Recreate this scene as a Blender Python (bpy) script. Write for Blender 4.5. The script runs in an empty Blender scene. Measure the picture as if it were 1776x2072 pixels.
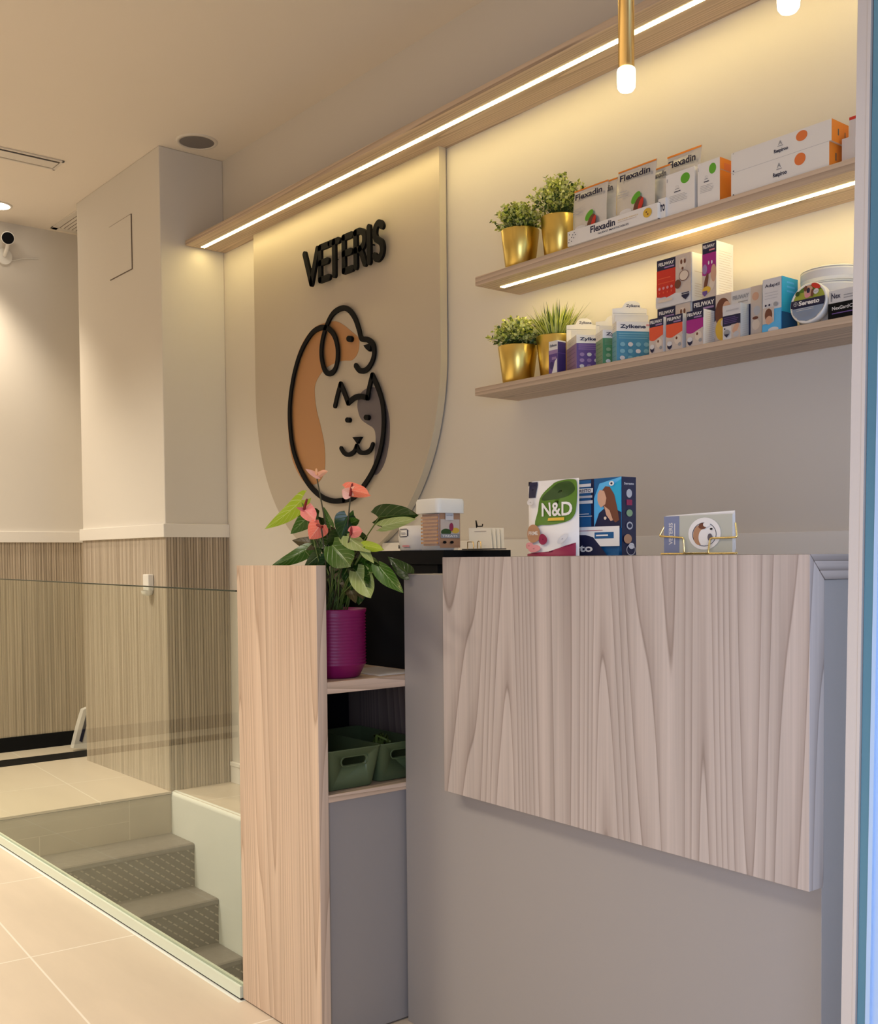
import bpy, bmesh, math, random
from mathutils import Vector, Matrix
random.seed(7)
PI = math.pi
SC = bpy.context.scene
COL = SC.collection

# ------------------------------------------------------------------ camera
FPX, CYPX, YAW, PITCH, ROLL = 2172.7, 1200.16, 0.681819, -0.0338291, -0.00894096
EYE = Vector((0.0, 0.0, 1.12))
fw = Vector((-math.cos(YAW)*math.cos(PITCH), math.sin(YAW)*math.cos(PITCH), math.sin(PITCH)))
rt = fw.cross(Vector((0, 0, 1))).normalized()
up = rt.cross(fw)
c_, s_ = math.cos(ROLL), math.sin(ROLL)
RT, UP = c_*rt + s_*up, -s_*rt + c_*up
cam_data = bpy.data.cameras.new('camera')
cam = bpy.data.objects.new('camera', cam_data)
COL.objects.link(cam)
cam.matrix_world = Matrix(((RT.x, UP.x, -fw.x, EYE.x), (RT.y, UP.y, -fw.y, EYE.y), (RT.z, UP.z, -fw.z, EYE.z), (0, 0, 0, 1)))
cam_data.sensor_fit = 'HORIZONTAL'
cam_data.sensor_width = 36.0
cam_data.lens = 36.0*FPX/1776.0
cam_data.shift_y = (CYPX-1036.0)/1776.0
cam_data.clip_start = 0.02
SC.camera = cam

# ------------------------------------------------------------------ look
SC.view_settings.view_transform = 'Standard'
SC.view_settings.look = 'None'
SC.view_settings.exposure = 0.47
SC.view_settings.gamma = 1.0
SC.view_settings.use_curve_mapping = False

LED = (1.0, 0.79, 0.34)
LED_POWER = 18.0
W = bpy.data.worlds.new('World'); SC.world = W; W.use_nodes = True
W.node_tree.nodes['Background'].inputs[0].default_value = (0.78, 0.86, 1.0, 1)
W.node_tree.nodes['Background'].inputs[1].default_value = 0.36

def area(name, loc, rot, sx, sy, power, color, spread=PI):
    l = bpy.data.lights.new(name, 'AREA'); l.shape = 'RECTANGLE'; l.size = sx; l.size_y = sy
    l.energy = power; l.color = color; l.spread = spread
    o = bpy.data.objects.new(name, l); o.location = loc; o.rotation_euler = rot; COL.objects.link(o); return o
# daylight from the street: through the open door behind the viewer, and through the shop window beside the desk
area('door_daylight', (0.75, -0.75, 1.0), (0, math.radians(86), math.radians(-62)), 1.7, 1.2, 9.5, (0.62, 0.72, 1.0), math.radians(75))
area('window_daylight', (0.15, 2.0, 1.25), (0, PI/2, 0), 2.2, 0.9, 2.6, (0.36, 0.60, 1.0), math.radians(120))
# unseen lamps added near the front room ceiling as general warm fill
SPR = math.radians(125)
area('ceiling_fill', (-1.6, -0.6, 3.0), (0, 0, 0), 1.0, 0.5, 17, (1.0, 0.88, 0.70), SPR)
area('ceiling_fill', (-3.4, -0.9, 3.0), (0, 0, 0), 1.0, 0.5, 40, (1.0, 0.90, 0.74), SPR)
area('ceiling_fill', (-5.0, 0.4, 3.0), (0, 0, 0), 0.6, 0.6, 34, (1.0, 0.91, 0.76), SPR)

# ------------------------------------------------------------------ pixel -> real plane
def ray(px, py):
    return fw + RT*((px-888)/FPX) + UP*((CYPX-py)/FPX)
def on(px, py, ax, val):
    d = ray(px, py); return EYE + d*((val-EYE[ax])/d[ax])

# ------------------------------------------------------------------ materials
MATS = {}
def mat(name, rgb, rough=0.5, metal=0.0, spec=0.5, emit=None, es=0.0, alpha=1.0, trans=0.0, ior=1.45, bump=None, var=None):
    if name in MATS: return MATS[name]
    m = bpy.data.materials.new(name); m.use_nodes = True; nt = m.node_tree
    b = nt.nodes['Principled BSDF']
    b.inputs['Base Color'].default_value = (*rgb, 1); b.inputs['Roughness'].default_value = rough
    b.inputs['Metallic'].default_value = metal; b.inputs['Specular IOR Level'].default_value = spec
    b.inputs['Transmission Weight'].default_value = trans; b.inputs['IOR'].default_value = ior
    b.inputs['Alpha'].default_value = alpha
    if emit: b.inputs['Emission Color'].default_value = (*emit, 1); b.inputs['Emission Strength'].default_value = es
    tc = nt.nodes.new('ShaderNodeTexCoord')
    if var:                       # (scale, amount): faint mottling
        n = nt.nodes.new('ShaderNodeTexNoise'); n.inputs['Scale'].default_value = var[0]; n.inputs['Detail'].default_value = 4
        nt.links.new(tc.outputs['Object'], n.inputs['Vector'])
        r = nt.nodes.new('ShaderNodeMapRange'); r.inputs['To Min'].default_value = 1-var[1]; r.inputs['To Max'].default_value = 1+var[1]
        nt.links.new(n.outputs['Fac'], r.inputs['Value'])
        h = nt.nodes.new('ShaderNodeHueSaturation'); h.inputs['Color'].default_value = (*rgb, 1)
        nt.links.new(r.outputs['Result'], h.inputs['Value']); nt.links.new(h.outputs['Color'], b.inputs['Base Color'])
    if bump:
        n2 = nt.nodes.new('ShaderNodeTexNoise'); n2.inputs['Scale'].default_value = bump[0]; n2.inputs['Detail'].default_value = 3
        nt.links.new(tc.outputs['Object'], n2.inputs['Vector'])
        bp = nt.nodes.new('ShaderNodeBump'); bp.inputs['Strength'].default_value = bump[1]; bp.inputs['Distance'].default_value = 0.002
        nt.links.new(n2.outputs['Fac'], bp.inputs['Height']); nt.links.new(bp.outputs['Normal'], b.inputs['Normal'])
    MATS[name] = m; return m

def wood(name, light, mid, dark, axis='Z', scale=1.0, rough=0.5, seed=0.0, line=0.5, space='Object'):
    """long-grained ash: stretched noise rings with fine dark lines"""
    if name in MATS: return MATS[name]
    m = bpy.data.materials.new(name); m.use_nodes = True; nt = m.node_tree; N = nt.nodes; L = nt.links
    b = N['Principled BSDF']; b.inputs['Roughness'].default_value = rough
    tc = N.new('ShaderNodeTexCoord')
    mp = N.new('ShaderNodeMapping'); mp.inputs['Location'].default_value = (seed, seed*1.7, seed*.6)
    st = {'Z': (1, 1, .035), 'X': (.035, 1, 1), 'Y': (1, .035, 1)}[axis]
    mp.inputs['Scale'].default_value = tuple(v*scale for v in st)
    L.new(tc.outputs[space], mp.inputs['Vector'])
    big = N.new('ShaderNodeTexNoise'); big.inputs['Scale'].default_value = 5.0; big.inputs['Detail'].default_value = 1.0; big.inputs['Roughness'].default_value = .45
    L.new(mp.outputs['Vector'], big.inputs['Vector'])
    mul = N.new('ShaderNodeMath'); mul.operation = 'MULTIPLY'; mul.inputs[1].default_value = 32.0
    L.new(big.outputs['Fac'], mul.inputs[0])
    fr = N.new('ShaderNodeMath'); fr.operation = 'FRACT'; L.new(mul.outputs[0], fr.inputs[0])
    ramp = N.new('ShaderNodeValToRGB')
    e = ramp.color_ramp.elements; e[0].position = 0; e[0].color = (*light, 1); e[1].position = 1; e[1].color = (*light, 1)
    a = e.new(.55); a.color = (*mid, 1); d = e.new(.88); d.color = (*[mid[i]*(1-line)+dark[i]*line for i in range(3)], 1); g = e.new(.93); g.color = (*dark, 1); h = e.new(.97); h.color = (*[light[i]*.6+mid[i]*.4 for i in range(3)], 1)
    L.new(fr.outputs[0], ramp.inputs['Fac'])
    mp2 = N.new('ShaderNodeMapping'); st2 = {'Z': (1, 1, .012), 'X': (.012, 1, 1), 'Y': (1, .012, 1)}[axis]
    mp2.inputs['Scale'].default_value = st2; L.new(tc.outputs[space], mp2.inputs['Vector'])
    fine = N.new('ShaderNodeTexNoise'); fine.inputs['Scale'].default_value = 150; fine.inputs['Detail'].default_value = 3
    L.new(mp2.outputs['Vector'], fine.inputs['Vector'])
    band = N.new('ShaderNodeTexNoise'); band.inputs['Scale'].default_value = 16; band.inputs['Detail'].default_value = 2
    L.new(mp2.outputs['Vector'], band.inputs['Vector'])
    ad = N.new('ShaderNodeMath'); ad.operation = 'ADD'; L.new(fine.outputs['Fac'], ad.inputs[0]); L.new(band.outputs['Fac'], ad.inputs[1])
    mr = N.new('ShaderNodeMapRange'); mr.inputs['From Min'].default_value = .6; mr.inputs['From Max'].default_value = 1.4
    mr.inputs['To Min'].default_value = .80; mr.inputs['To Max'].default_value = 1.14; L.new(ad.outputs[0], mr.inputs['Value'])
    hs = N.new('ShaderNodeHueSaturation'); L.new(ramp.outputs['Color'], hs.inputs['Color']); L.new(mr.outputs['Result'], hs.inputs['Value'])
    L.new(hs.outputs['Color'], b.inputs['Base Color'])
    MATS[name] = m; return m

def slatwood(name, light, dark, axis='X', freq=70, amt=1.0):
    """veneer with strong fine stripes running upright; axis = direction across the stripes"""
    if name in MATS: return MATS[name]
    m = bpy.data.materials.new(name); m.use_nodes = True; nt = m.node_tree; N = nt.nodes; L = nt.links
    b = N['Principled BSDF']; b.inputs['Roughness'].default_value = .55
    tc = N.new('ShaderNodeTexCoord'); mp = N.new('ShaderNodeMapping'); mp.inputs['Scale'].default_value = (1, 1, .008)
    L.new(tc.outputs['Object'], mp.inputs['Vector'])
    n = N.new('ShaderNodeTexNoise'); n.inputs['Scale'].default_value = freq; n.inputs['Detail'].default_value = 3; n.inputs['Roughness'].default_value = .7
    L.new(mp.outputs['Vector'], n.inputs['Vector'])
    r = N.new('ShaderNodeValToRGB'); e = r.color_ramp.elements; e[0].position = .40; e[0].color = (*dark, 1); e[1].position = .6; e[1].color = (*light, 1)
    L.new(n.outputs['Fac'], r.inputs['Fac']); L.new(r.outputs['Color'], b.inputs['Base Color'])
    MATS[name] = m; return m

def tile(name, base, grout, ang=3.8, size=.775, off=(0, 0), rough=.33, vertical=False):
    m = bpy.data.materials.new(name); m.use_nodes = True; nt = m.node_tree; N = nt.nodes; L = nt.links
    b = N['Principled BSDF']; b.inputs['Roughness'].default_value = rough; b.inputs['Specular IOR Level'].default_value = .4
    tc = N.new('ShaderNodeTexCoord'); mp = N.new('ShaderNodeMapping'); mp.vector_type = 'POINT'
    mp.inputs['Rotation'].default_value = (0, 0, math.radians(ang)); mp.inputs['Location'].default_value = (off[0], off[1], 0)
    L.new(tc.outputs['Object'], mp.inputs['Vector'])
    sp = N.new('ShaderNodeSeparateXYZ'); L.new(mp.outputs['Vector'], sp.inputs[0])
    ds = []
    for ax in ((1, 2) if vertical else (0, 1)):
        dv = N.new('ShaderNodeMath'); dv.operation = 'DIVIDE'; dv.inputs[1].default_value = size; L.new(sp.outputs[ax], dv.inputs[0])
        pp = N.new('ShaderNodeMath'); pp.operation = 'PINGPONG'; pp.inputs[1].default_value = .5; L.new(dv.outputs[0], pp.inputs[0]); ds.append(pp)
    mn = N.new('ShaderNodeMath'); mn.operation = 'MINIMUM'; L.new(ds[0].outputs[0], mn.inputs[0]); L.new(ds[1].outputs[0], mn.inputs[1])
    st = N.new('ShaderNodeMapRange'); st.inputs['From Min'].default_value = .0018/size; st.inputs['From Max'].default_value = .0034/size
    L.new(mn.outputs[0], st.inputs['Value'])
    mp2 = N.new('ShaderNodeMapping'); mp2.inputs['Rotation'].default_value = (0, 0, math.radians(ang)); mp2.inputs['Scale'].default_value = (.7, 3.0, 2.0)
    L.new(tc.outputs['Object'], mp2.inputs['Vector'])
    n = N.new('ShaderNodeTexNoise'); n.inputs['Scale'].default_value = 2.2; n.inputs['Detail'].default_value = 6; n.inputs['Roughness'].default_value = .6
    L.new(mp2.outputs['Vector'], n.inputs['Vector'])
    r = N.new('ShaderNodeMapRange'); r.inputs['To Min'].default_value = .86; r.inputs['To Max'].default_value = 1.12; L.new(n.outputs['Fac'], r.inputs['Value'])
    h = N.new('ShaderNodeHueSaturation'); h.inputs['Color'].default_value = (*base, 1); L.new(r.outputs['Result'], h.inputs['Value'])
    mx = N.new('ShaderNodeMix'); mx.data_type = 'RGBA'; mx.inputs['A'].default_value = (*grout, 1)
    L.new(st.outputs['Result'], mx.inputs['Factor']); L.new(h.outputs['Color'], mx.inputs['B']); L.new(mx.outputs['Result'], b.inputs['Base Color'])
    return m

def rubber(name):
    """grey-brown stair covering with a lattice of small pale dashes"""
    m = bpy.data.materials.new(name); m.use_nodes = True; nt = m.node_tree; N = nt.nodes; L = nt.links
    b = N['Principled BSDF']; b.inputs['Roughness'].default_value = .45
    tc = N.new('ShaderNodeTexCoord'); sp = N.new('ShaderNodeSeparateXYZ'); L.new(tc.outputs['Object'], sp.inputs[0])
    # u = y, v = z - x  (runs down risers and along treads)
    v = N.new('ShaderNodeMath'); v.operation = 'SUBTRACT'; L.new(sp.outputs[2], v.inputs[0]); L.new(sp.outputs[0], v.inputs[1])
    def lat(s1, s2, k):
        a = N.new('ShaderNodeMath'); a.operation = 'MULTIPLY'; a.inputs[1].default_value = s1; L.new(sp.outputs[1], a.inputs[0])
        c = N.new('ShaderNodeMath'); c.operation = 'MULTIPLY_ADD'; c.inputs[1].default_value = s2; L.new(v.outputs[0], c.inputs[0]); L.new(a.outputs[0], c.inputs[2])
        p = N.new('ShaderNodeMath'); p.operation = 'PINGPONG'; p.inputs[1].default_value = .5; L.new(c.outputs[0], p.inputs[0])
        q = N.new('ShaderNodeMath'); q.operation = 'LESS_THAN'; q.inputs[1].default_value = k; L.new(p.outputs[0], q.inputs[0]); return q
    d1 = lat(20, 26, .09); d2 = lat(20, -26, .34)
    mu = N.new('ShaderNodeMath'); mu.operation = 'MULTIPLY'; L.new(d1.outputs[0], mu.inputs[0]); L.new(d2.outputs[0], mu.inputs[1])
    mx = N.new('ShaderNodeMix'); mx.data_type = 'RGBA'; mx.inputs['A'].default_value = (.125, .105, .085, 1); mx.inputs['B'].default_value = (.42, .36, .29, 1)
    L.new(mu.outputs[0], mx.inputs['Factor']); L.new(mx.outputs['Result'], b.inputs['Base Color'])
    bp = N.new('ShaderNodeBump'); bp.inputs['Strength'].default_value = .5; bp.inputs['Distance'].default_value = .003
    L.new(mu.outputs[0], bp.inputs['Height']); L.new(bp.outputs['Normal'], b.inputs['Normal'])
    return m

def leafmat(name, rgb, vein, rough=.28):
    m = bpy.data.materials.new(name); m.use_nodes = True; nt = m.node_tree; N = nt.nodes; L = nt.links
    b = N['Principled BSDF']; b.inputs['Roughness'].default_value = rough; b.inputs['Specular IOR Level'].default_value = .3
    uv = N.new('ShaderNodeUVMap'); sp = N.new('ShaderNodeSeparateXYZ'); L.new(uv.outputs[0], sp.inputs[0])
    s = N.new('ShaderNodeMath'); s.operation = 'SUBTRACT'; s.inputs[1].default_value = .5; L.new(sp.outputs[0], s.inputs[0])
    a = N.new('ShaderNodeMath'); a.operation = 'ABSOLUTE'; L.new(s.outputs[0], a.inputs[0])
    c = N.new('ShaderNodeMath'); c.operation = 'MULTIPLY_ADD'; c.inputs[1].default_value = -.75; L.new(a.outputs[0], c.inputs[0]); L.new(sp.outputs[1], c.inputs[2])
    d = N.new('ShaderNodeMath'); d.operation = 'MULTIPLY'; d.inputs[1].default_value = 6; L.new(c.outputs[0], d.inputs[0])
    p = N.new('ShaderNodeMath'); p.operation = 'PINGPONG'; p.inputs[1].default_value = .5; L.new(d.outputs[0], p.inputs[0])
    q = N.new('ShaderNodeMapRange'); q.inputs['From Min'].default_value = .0; q.inputs['From Max'].default_value = .07; L.new(p.outputs[0], q.inputs['Value'])
    r = N.new('ShaderNodeMapRange'); r.inputs['From Min'].default_value = .012; r.inputs['From Max'].default_value = .03; L.new(a.outputs[0], r.inputs['Value'])
    mn = N.new('ShaderNodeMath'); mn.operation = 'MINIMUM'; L.new(q.outputs[0], mn.inputs[0]); L.new(r.outputs[0], mn.inputs[1])
    mx = N.new('ShaderNodeMix'); mx.data_type = 'RGBA'; mx.inputs['A'].default_value = (*vein, 1); mx.inputs['B'].default_value = (*rgb, 1)
    L.new(mn.outputs[0], mx.inputs['Factor']); L.new(mx.outputs['Result'], b.inputs['Base Color'])
    bp = N.new('ShaderNodeBump'); bp.inputs['Strength'].default_value = .35; bp.inputs['Distance'].default_value = .002
    L.new(mn.outputs[0], bp.inputs['Height']); L.new(bp.outputs['Normal'], b.inputs['Normal'])
    return m

def srgb(r, g, b):
    f = lambda c: (c/255/12.92) if c/255 <= .04045 else ((c/255+.055)/1.055)**2.4
    return (f(r), f(g), f(b))

M = {}
M['wall'] = mat('wall_paint', (.72, .665, .59), .75, bump=(60, .05))
M['wallwhite'] = mat('column_paint', (.74, .695, .63), .75, bump=(60, .05))
M['ceil'] = mat('ceiling_paint', (.84, .755, .65), .85, bump=(40, .05), var=(1.2, .03))
M['trim'] = mat('white_trim_paint', (.84, .80, .74), .4)
M['tile'] = tile('floor_tile', (.62, .525, .42), (.78, .72, .64), 3.9, .775, (.02, .0))
M['risertile'] = mat('riser_tile', (.48, .41, .32), .4, var=(5, .12))
M['grout'] = mat('pale_grout', (.62, .55, .45), .8)
M['stairwall'] = mat('stairwell_plaster', (.82, .83, .78), .5, var=(4, .05), bump=(12, .2))
M['rubber'] = rubber('stair_rubber')
M['tread'] = mat('tread_rubber', (.18, .155, .135), .45, bump=(90, .5), var=(30, .2))
M['ash'] = wood('ash_wood', (.68, .525, .40), (.62, .47, .355), (.45, .32, .23), 'Z', 1.0, .5, 3.1)
M['ashgrey'] = wood('grey_ash_wood', (.485, .42, .385), (.45, .385, .35), (.27, .215, .19), 'Z', 1.0, .5, 11.4, line=.5)
M['ashgrey_y'] = wood('grey_ash_wood_lengthwise', (.49, .415, .375), (.40, .335, .30), (.18, .14, .12), 'Y', 1.0, .5, 5.4, line=.6)
M['ash_x'] = wood('shelf_ash_wood', (.62, .48, .355), (.51, .385, .28), (.33, .235, .165), 'X', 1.0, .5, 2.2)
M['ash_y'] = wood('niche_ash_wood', (.72, .55, .42), (.62, .46, .34), (.40, .28, .19), 'Y', 1.3, .5, 6.2)
M['darkwood'] = wood('dark_walnut_board', (.16, .115, .095), (.12, .085, .07), (.07, .05, .04), 'Z', 1.0, .6, 8.2)  # naturally dark wood for the lower niche back
M['slat'] = slatwood('striped_veneer', (.57, .49, .395), (.39, .32, .245), freq=85)
M['slat2'] = slatwood('ribbed_veneer', (.54, .445, .335), (.33, .265, .19), freq=60)
M['desk'] = mat('taupe_laminate', (.325, .30, .285), .45, bump=(200, .03))
M['black'] = mat('black_satin', (.005, .005, .006), .6, spec=.15)
M['ink'] = mat('black_acrylic', (.003, .003, .004), .6, spec=.15)
M['board'] = mat('sign_board_beige', (.51, .44, .35), .42, bump=(300, .03))
M['boardedge'] = mat('sign_board_edge', (.66, .58, .43), .45)
M['tan'] = mat('tan_vinyl', srgb(182, 132, 86), .5)
M['slate'] = mat('slate_vinyl', srgb(104, 96, 100), .5)
M['gold'] = mat('brushed_gold', (.80, .60, .17), .3, 1.0)
M['brass'] = mat('brass', (.78, .55, .22), .2, 1.0)
M['goldwire'] = mat('pale_gold_wire', (.95, .78, .35), .22, 1.0)
M['soil'] = mat('dark_soil', (.02, .016, .01), .9)
M['white'] = mat('white_card', (.82, .79, .75), .45)
M['whiteplastic'] = mat('white_plastic', (.85, .83, .78), .35)
M['grey'] = mat('grey_card', (.50, .49, .50), .5)
M['lightgrey'] = mat('light_grey_card', (.66, .64, .63), .5)
M['midgrey'] = mat('mid_grey_print', (.30, .30, .31), .5)
M['silver'] = mat('silver_foil', (.72, .72, .72), .26, .55, bump=(25, .9))
M['navy'] = mat('navy_print', (.012, .014, .05), .4)
M['redp'] = mat('red_print', (.62, .035, .02), .4)
M['orangered'] = mat('vermilion_print', (.75, .10, .04), .4)
M['orange'] = mat('orange_card', (.86, .26, .02), .5)
M['orangedot'] = mat('orange_dot', (.78, .20, .05), .5)
M['greendot'] = mat('green_dot', (.12, .42, .03), .5)
M['magenta'] = mat('magenta_print', (.38, .02, .22), .4)
M['purple'] = mat('purple_print', (.13, .07, .26), .4)
M['lilac'] = mat('lilac_print', (.34, .22, .42), .4)
M['violetdark'] = mat('dark_violet_print', (.05, .03, .14), .4)
M['greenp'] = mat('green_print', (.07, .24, .09), .4)
M['sage'] = mat('sage_print', (.24, .36, .19), .4)
M['bluep'] = mat('teal_blue_print', (.07, .27, .40), .4)
M['bluel'] = mat('light_teal_print', (.20, .44, .54), .4)
M['cyan'] = mat('cyan_print', (.02, .38, .62), .4)
M['deepblue'] = mat('deep_blue_print', (.01, .10, .26), .4)
M['skyprint'] = mat('sky_blue_print', (.10, .45, .78), .4)
M['skin'] = mat('tan_skin_print', (.62, .36, .24), .5)
M['skinlight'] = mat('cream_fur_print', (.72, .60, .48), .5)
M['brownp'] = mat('brown_print', (.16, .055, .03), .5)
M['beigep'] = mat('beige_print', (.60, .50, .42), .5)
M['yellowp'] = mat('amber_print', (.72, .45, .05), .5)
M['grassp'] = mat('meadow_print', (.36, .40, .05), .5)
M['leafp'] = mat('leaf_green_print', (.09, .20, .02), .45)
M['leafd'] = mat('dark_leaf_print', (.025, .07, .012), .45)
M['berry'] = mat('berry_print', (.30, .02, .07), .45)
M['pinkp'] = mat('pink_print', (.70, .28, .30), .45)
M['copperp'] = mat('copper_print', (.45, .24, .13), .45)
M['treat'] = mat('brown_treats', (.42, .16, .035), .5, bump=(60, 1.0), var=(25, .5))
M['orangetreat'] = mat('light_brown_treats', (.60, .27, .06), .5, bump=(80, 1.0))
M['clear'] = mat('clear_plastic', (.95, .93, .90), .06, 0, .5, alpha=.22)
M['cloudy'] = mat('cloudy_plastic_lid', (.86, .83, .74), .3)
M['magpot'] = mat('magenta_ceramic', (.22, .003, .085), .4)
M['bin'] = mat('olive_green_plastic', (.085, .12, .055), .4)
M['kerb'] = mat('pale_green_profile', (.72, .79, .68), .3)
M['darkgap'] = mat('dark_joint', (.02, .018, .015), .8)
M['gasket'] = mat('glass_edge', (.03, .045, .035), .15)
M['speaker'] = mat('speaker_mesh', (.19, .17, .165), .7)
M['fixture'] = mat('fixture_paint', (.74, .68, .60), .5)
M['shade'] = mat('grille_shadow', (.16, .12, .09), .8)
M['lens'] = mat('camera_face', (.004, .004, .005), .7, spec=.1)
M['skydark'] = mat('sky_tinted_metal', (.10, .25, .36), .25, .3)  # blue of the sky's reflection painted into the frame colour
M['skypale'] = mat('pale_sky_tinted_metal', (.42, .58, .82), .3, .1)  # paler band of the painted sky reflection, on bead and glazing
M['jamb'] = mat('cream_profile', (.55, .50, .46), .4)
M['spadix'] = mat('dark_red_spadix', (.20, .012, .012), .4)
M['spadixl'] = mat('peach_spadix', (.78, .42, .22), .4)
M['stem'] = mat('green_stem', (.10, .15, .03), .4)
M['stemd'] = mat('dark_stem', (.05, .045, .02), .4)
M['led'] = mat('led_diffuser', (1, .95, .85), .4, emit=LED, es=LED_POWER)
M['ledfar'] = mat('lamp_diffuser', (1, .97, .92), .4, emit=(1, .90, .74), es=9.0)
M['tip'] = mat('frosted_lamp_glass', (1, .98, .95), .4, emit=(1, .90, .72), es=7.0)
M['lfd'] = leafmat('dark_leaf', (.014, .042, .006), (.05, .10, .02), .2)
M['lfm'] = leafmat('green_leaf', (.035, .10, .010), (.16, .25, .08), .22)
M['lfl'] = leafmat('pale_leaf', (.27, .34, .12), (.45, .52, .28), .35)
M['lfy'] = leafmat('lime_leaf', (.30, .42, .02), (.45, .55, .12), .35)
M['lfo'] = leafmat('bronze_leaf', (.06, .045, .015), (.12, .10, .04), .4)
M['spathe'] = leafmat('coral_spathe', (.85, .20, .13), (.92, .40, .30), .3)
M['spathep'] = leafmat('pink_spathe', (.85, .25, .27), (.90, .45, .45), .3)
M['spathel'] = leafmat('peach_spathe', (.90, .48, .36), (.95, .65, .52), .3)
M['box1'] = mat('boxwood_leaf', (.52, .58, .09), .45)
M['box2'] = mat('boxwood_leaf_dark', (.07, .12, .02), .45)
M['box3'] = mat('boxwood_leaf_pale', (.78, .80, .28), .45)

# ------------------------------------------------------------------ mesh builder
_text = {}
def text_tris(s, bold=0.0):
    k = (s, bold)
    if k in _text: return _text[k]
    cu = bpy.data.curves.new('t', 'FONT'); cu.body = s; cu.offset = bold; cu.resolution_u = 3
    ob = bpy.data.objects.new('t', cu); COL.objects.link(ob)
    dg = bpy.context.evaluated_depsgraph_get(); me = bpy.data.meshes.new_from_object(ob.evaluated_get(dg))
    vs = [(v.co.x, v.co.y) for v in me.vertices]; fs = [tuple(p.vertices) for p in me.polygons]
    bpy.data.objects.remove(ob); bpy.data.curves.remove(cu); bpy.data.meshes.remove(me)
    x0 = min(v[0] for v in vs); x1 = max(v[0] for v in vs); y0 = min(v[1] for v in vs); y1 = max(v[1] for v in vs)
    vs = [((x-x0)/(x1-x0), (y-y0)/(y1-y0)) for x, y in vs]
    _text[k] = (vs, fs); return _text[k]

class MB:
    def __init__(s): s.v = []; s.f = []; s.m = []; s.mats = []; s.uv = {}; s.smooth = set()
    def mi(s, m):
        if isinstance(m, str): m = M[m]
        if m not in s.mats: s.mats.append(m)
        return s.mats.index(m)
    def add(s, vs, fs, m, smooth=False, uvs=None):
        o = len(s.v); s.v += [tuple(v) for v in vs]; k = s.mi(m)
        for f in fs:
            i = len(s.f); s.f.append(tuple(o+a for a in f)); s.m.append(k)
            if smooth: s.smooth.add(i)
            if uvs: s.uv[i] = [uvs[a] for a in f]
    def box(s, x0, y0, z0, x1, y1, z1, m, taper=None):
        if x0 > x1: x0, x1 = x1, x0
        if y0 > y1: y0, y1 = y1, y0
        if z0 > z1: z0, z1 = z1, z0
        v = [(x0, y0, z0), (x1, y0, z0), (x1, y1, z0), (x0, y1, z0), (x0, y0, z1), (x1, y0, z1), (x1, y1, z1), (x0, y1, z1)]
        s.add(v, [(0, 3, 2, 1), (4, 5, 6, 7), (0, 1, 5, 4), (1, 2, 6, 5), (2, 3, 7, 6), (3, 0, 4, 7)], m)
    def prism(s, pts, d, m, me=None, cap=True):
        """closed 3D outline pts, swept by vector d"""
        n = len(pts); d = Vector(d); a = [Vector(p) for p in pts]; b = [p+d for p in a]
        s.add(a+b, [tuple(range(n)), tuple(range(2*n-1, n-1, -1))], m)
        s.add(a+b, [(i, i+n, (i+1) % n+n, (i+1) % n) for i in range(n)], me or m)
    def lathe(s, prof, m, c=(0, 0, 0), seg=32, close=False):
        n = len(prof); v = []
        for i in range(seg):
            a = 2*PI*i/seg
            for r, z in prof: v.append((c[0]+r*math.cos(a), c[1]+r*math.sin(a), c[2]+z))
        f = []
        for i in range(seg):
            j = (i+1) % seg
            for k in range(n-1): f.append((i*n+k, j*n+k, j*n+k+1, i*n+k+1))
        s.add(v, f, m, True)
        for k, flip in ((0, True), (n-1, False)):
            if close and prof[k][0] > 1e-5:
                ring = [v[i*n+k] for i in range(seg)]
                if flip: ring = ring[::-1]
                s.add(ring, [tuple(range(seg))], m)
    def tube(s, pts, r, m, seg=10, caps=True):
        pts = [Vector(p) for p in pts]; v = []; n = len(pts)
        rr = r if isinstance(r, (list, tuple)) else [r]*n
        ref = None
        for i, p in enumerate(pts):
            t = (pts[min(i+1, n-1)]-pts[max(i-1, 0)]).normalized()
            if ref is None:
                ref = t.orthogonal().normalized()
            a = (ref - t*ref.dot(t)).normalized(); ref = a; b = t.cross(a)
            for k in range(seg):
                q = 2*PI*k/seg; v.append(p+(a*math.cos(q)+b*math.sin(q))*rr[i])
        f = [(i*seg+k, i*seg+(k+1) % seg, (i+1)*seg+(k+1) % seg, (i+1)*seg+k) for i in range(n-1) for k in range(seg)]
        s.add(v, f, m, True)
        if caps: s.add(v, [tuple(range(seg))[::-1], tuple(range((n-1)*seg, n*seg))], m)
    def build(s, name, parent=None, loc=None, rotz=0.0, bevel=0.0, origin=None):
        me = bpy.data.meshes.new(name)
        if origin is not None: s.v = [(a-origin[0], b-origin[1], c-origin[2]) for a, b, c in s.v]
        me.from_pydata(s.v, [], s.f)
        for m in s.mats: me.materials.append(m)
        for i, p in enumerate(me.polygons):
            p.material_index = s.m[i]; p.use_smooth = i in s.smooth
        if s.uv:
            ul = me.uv_layers.new(name='UVMap')
            for i, p in enumerate(me.polygons):
                if i in s.uv:
                    for li, u in zip(p.loop_indices, s.uv[i]): ul.data[li].uv = u
        me.validate(); me.update()
        o = bpy.data.objects.new(name, me); COL.objects.link(o)
        if parent: o.parent = parent
        if loc is not None: o.location = loc
        elif origin is not None: o.location = origin
        o.rotation_euler.z = rotz
        if bevel:
            b = o.modifiers.new('bevel', 'BEVEL'); b.width = bevel; b.segments = 2; b.limit_method = 'ANGLE'; b.angle_limit = math.radians(50)
            b.harden_normals = False
        return o

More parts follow.
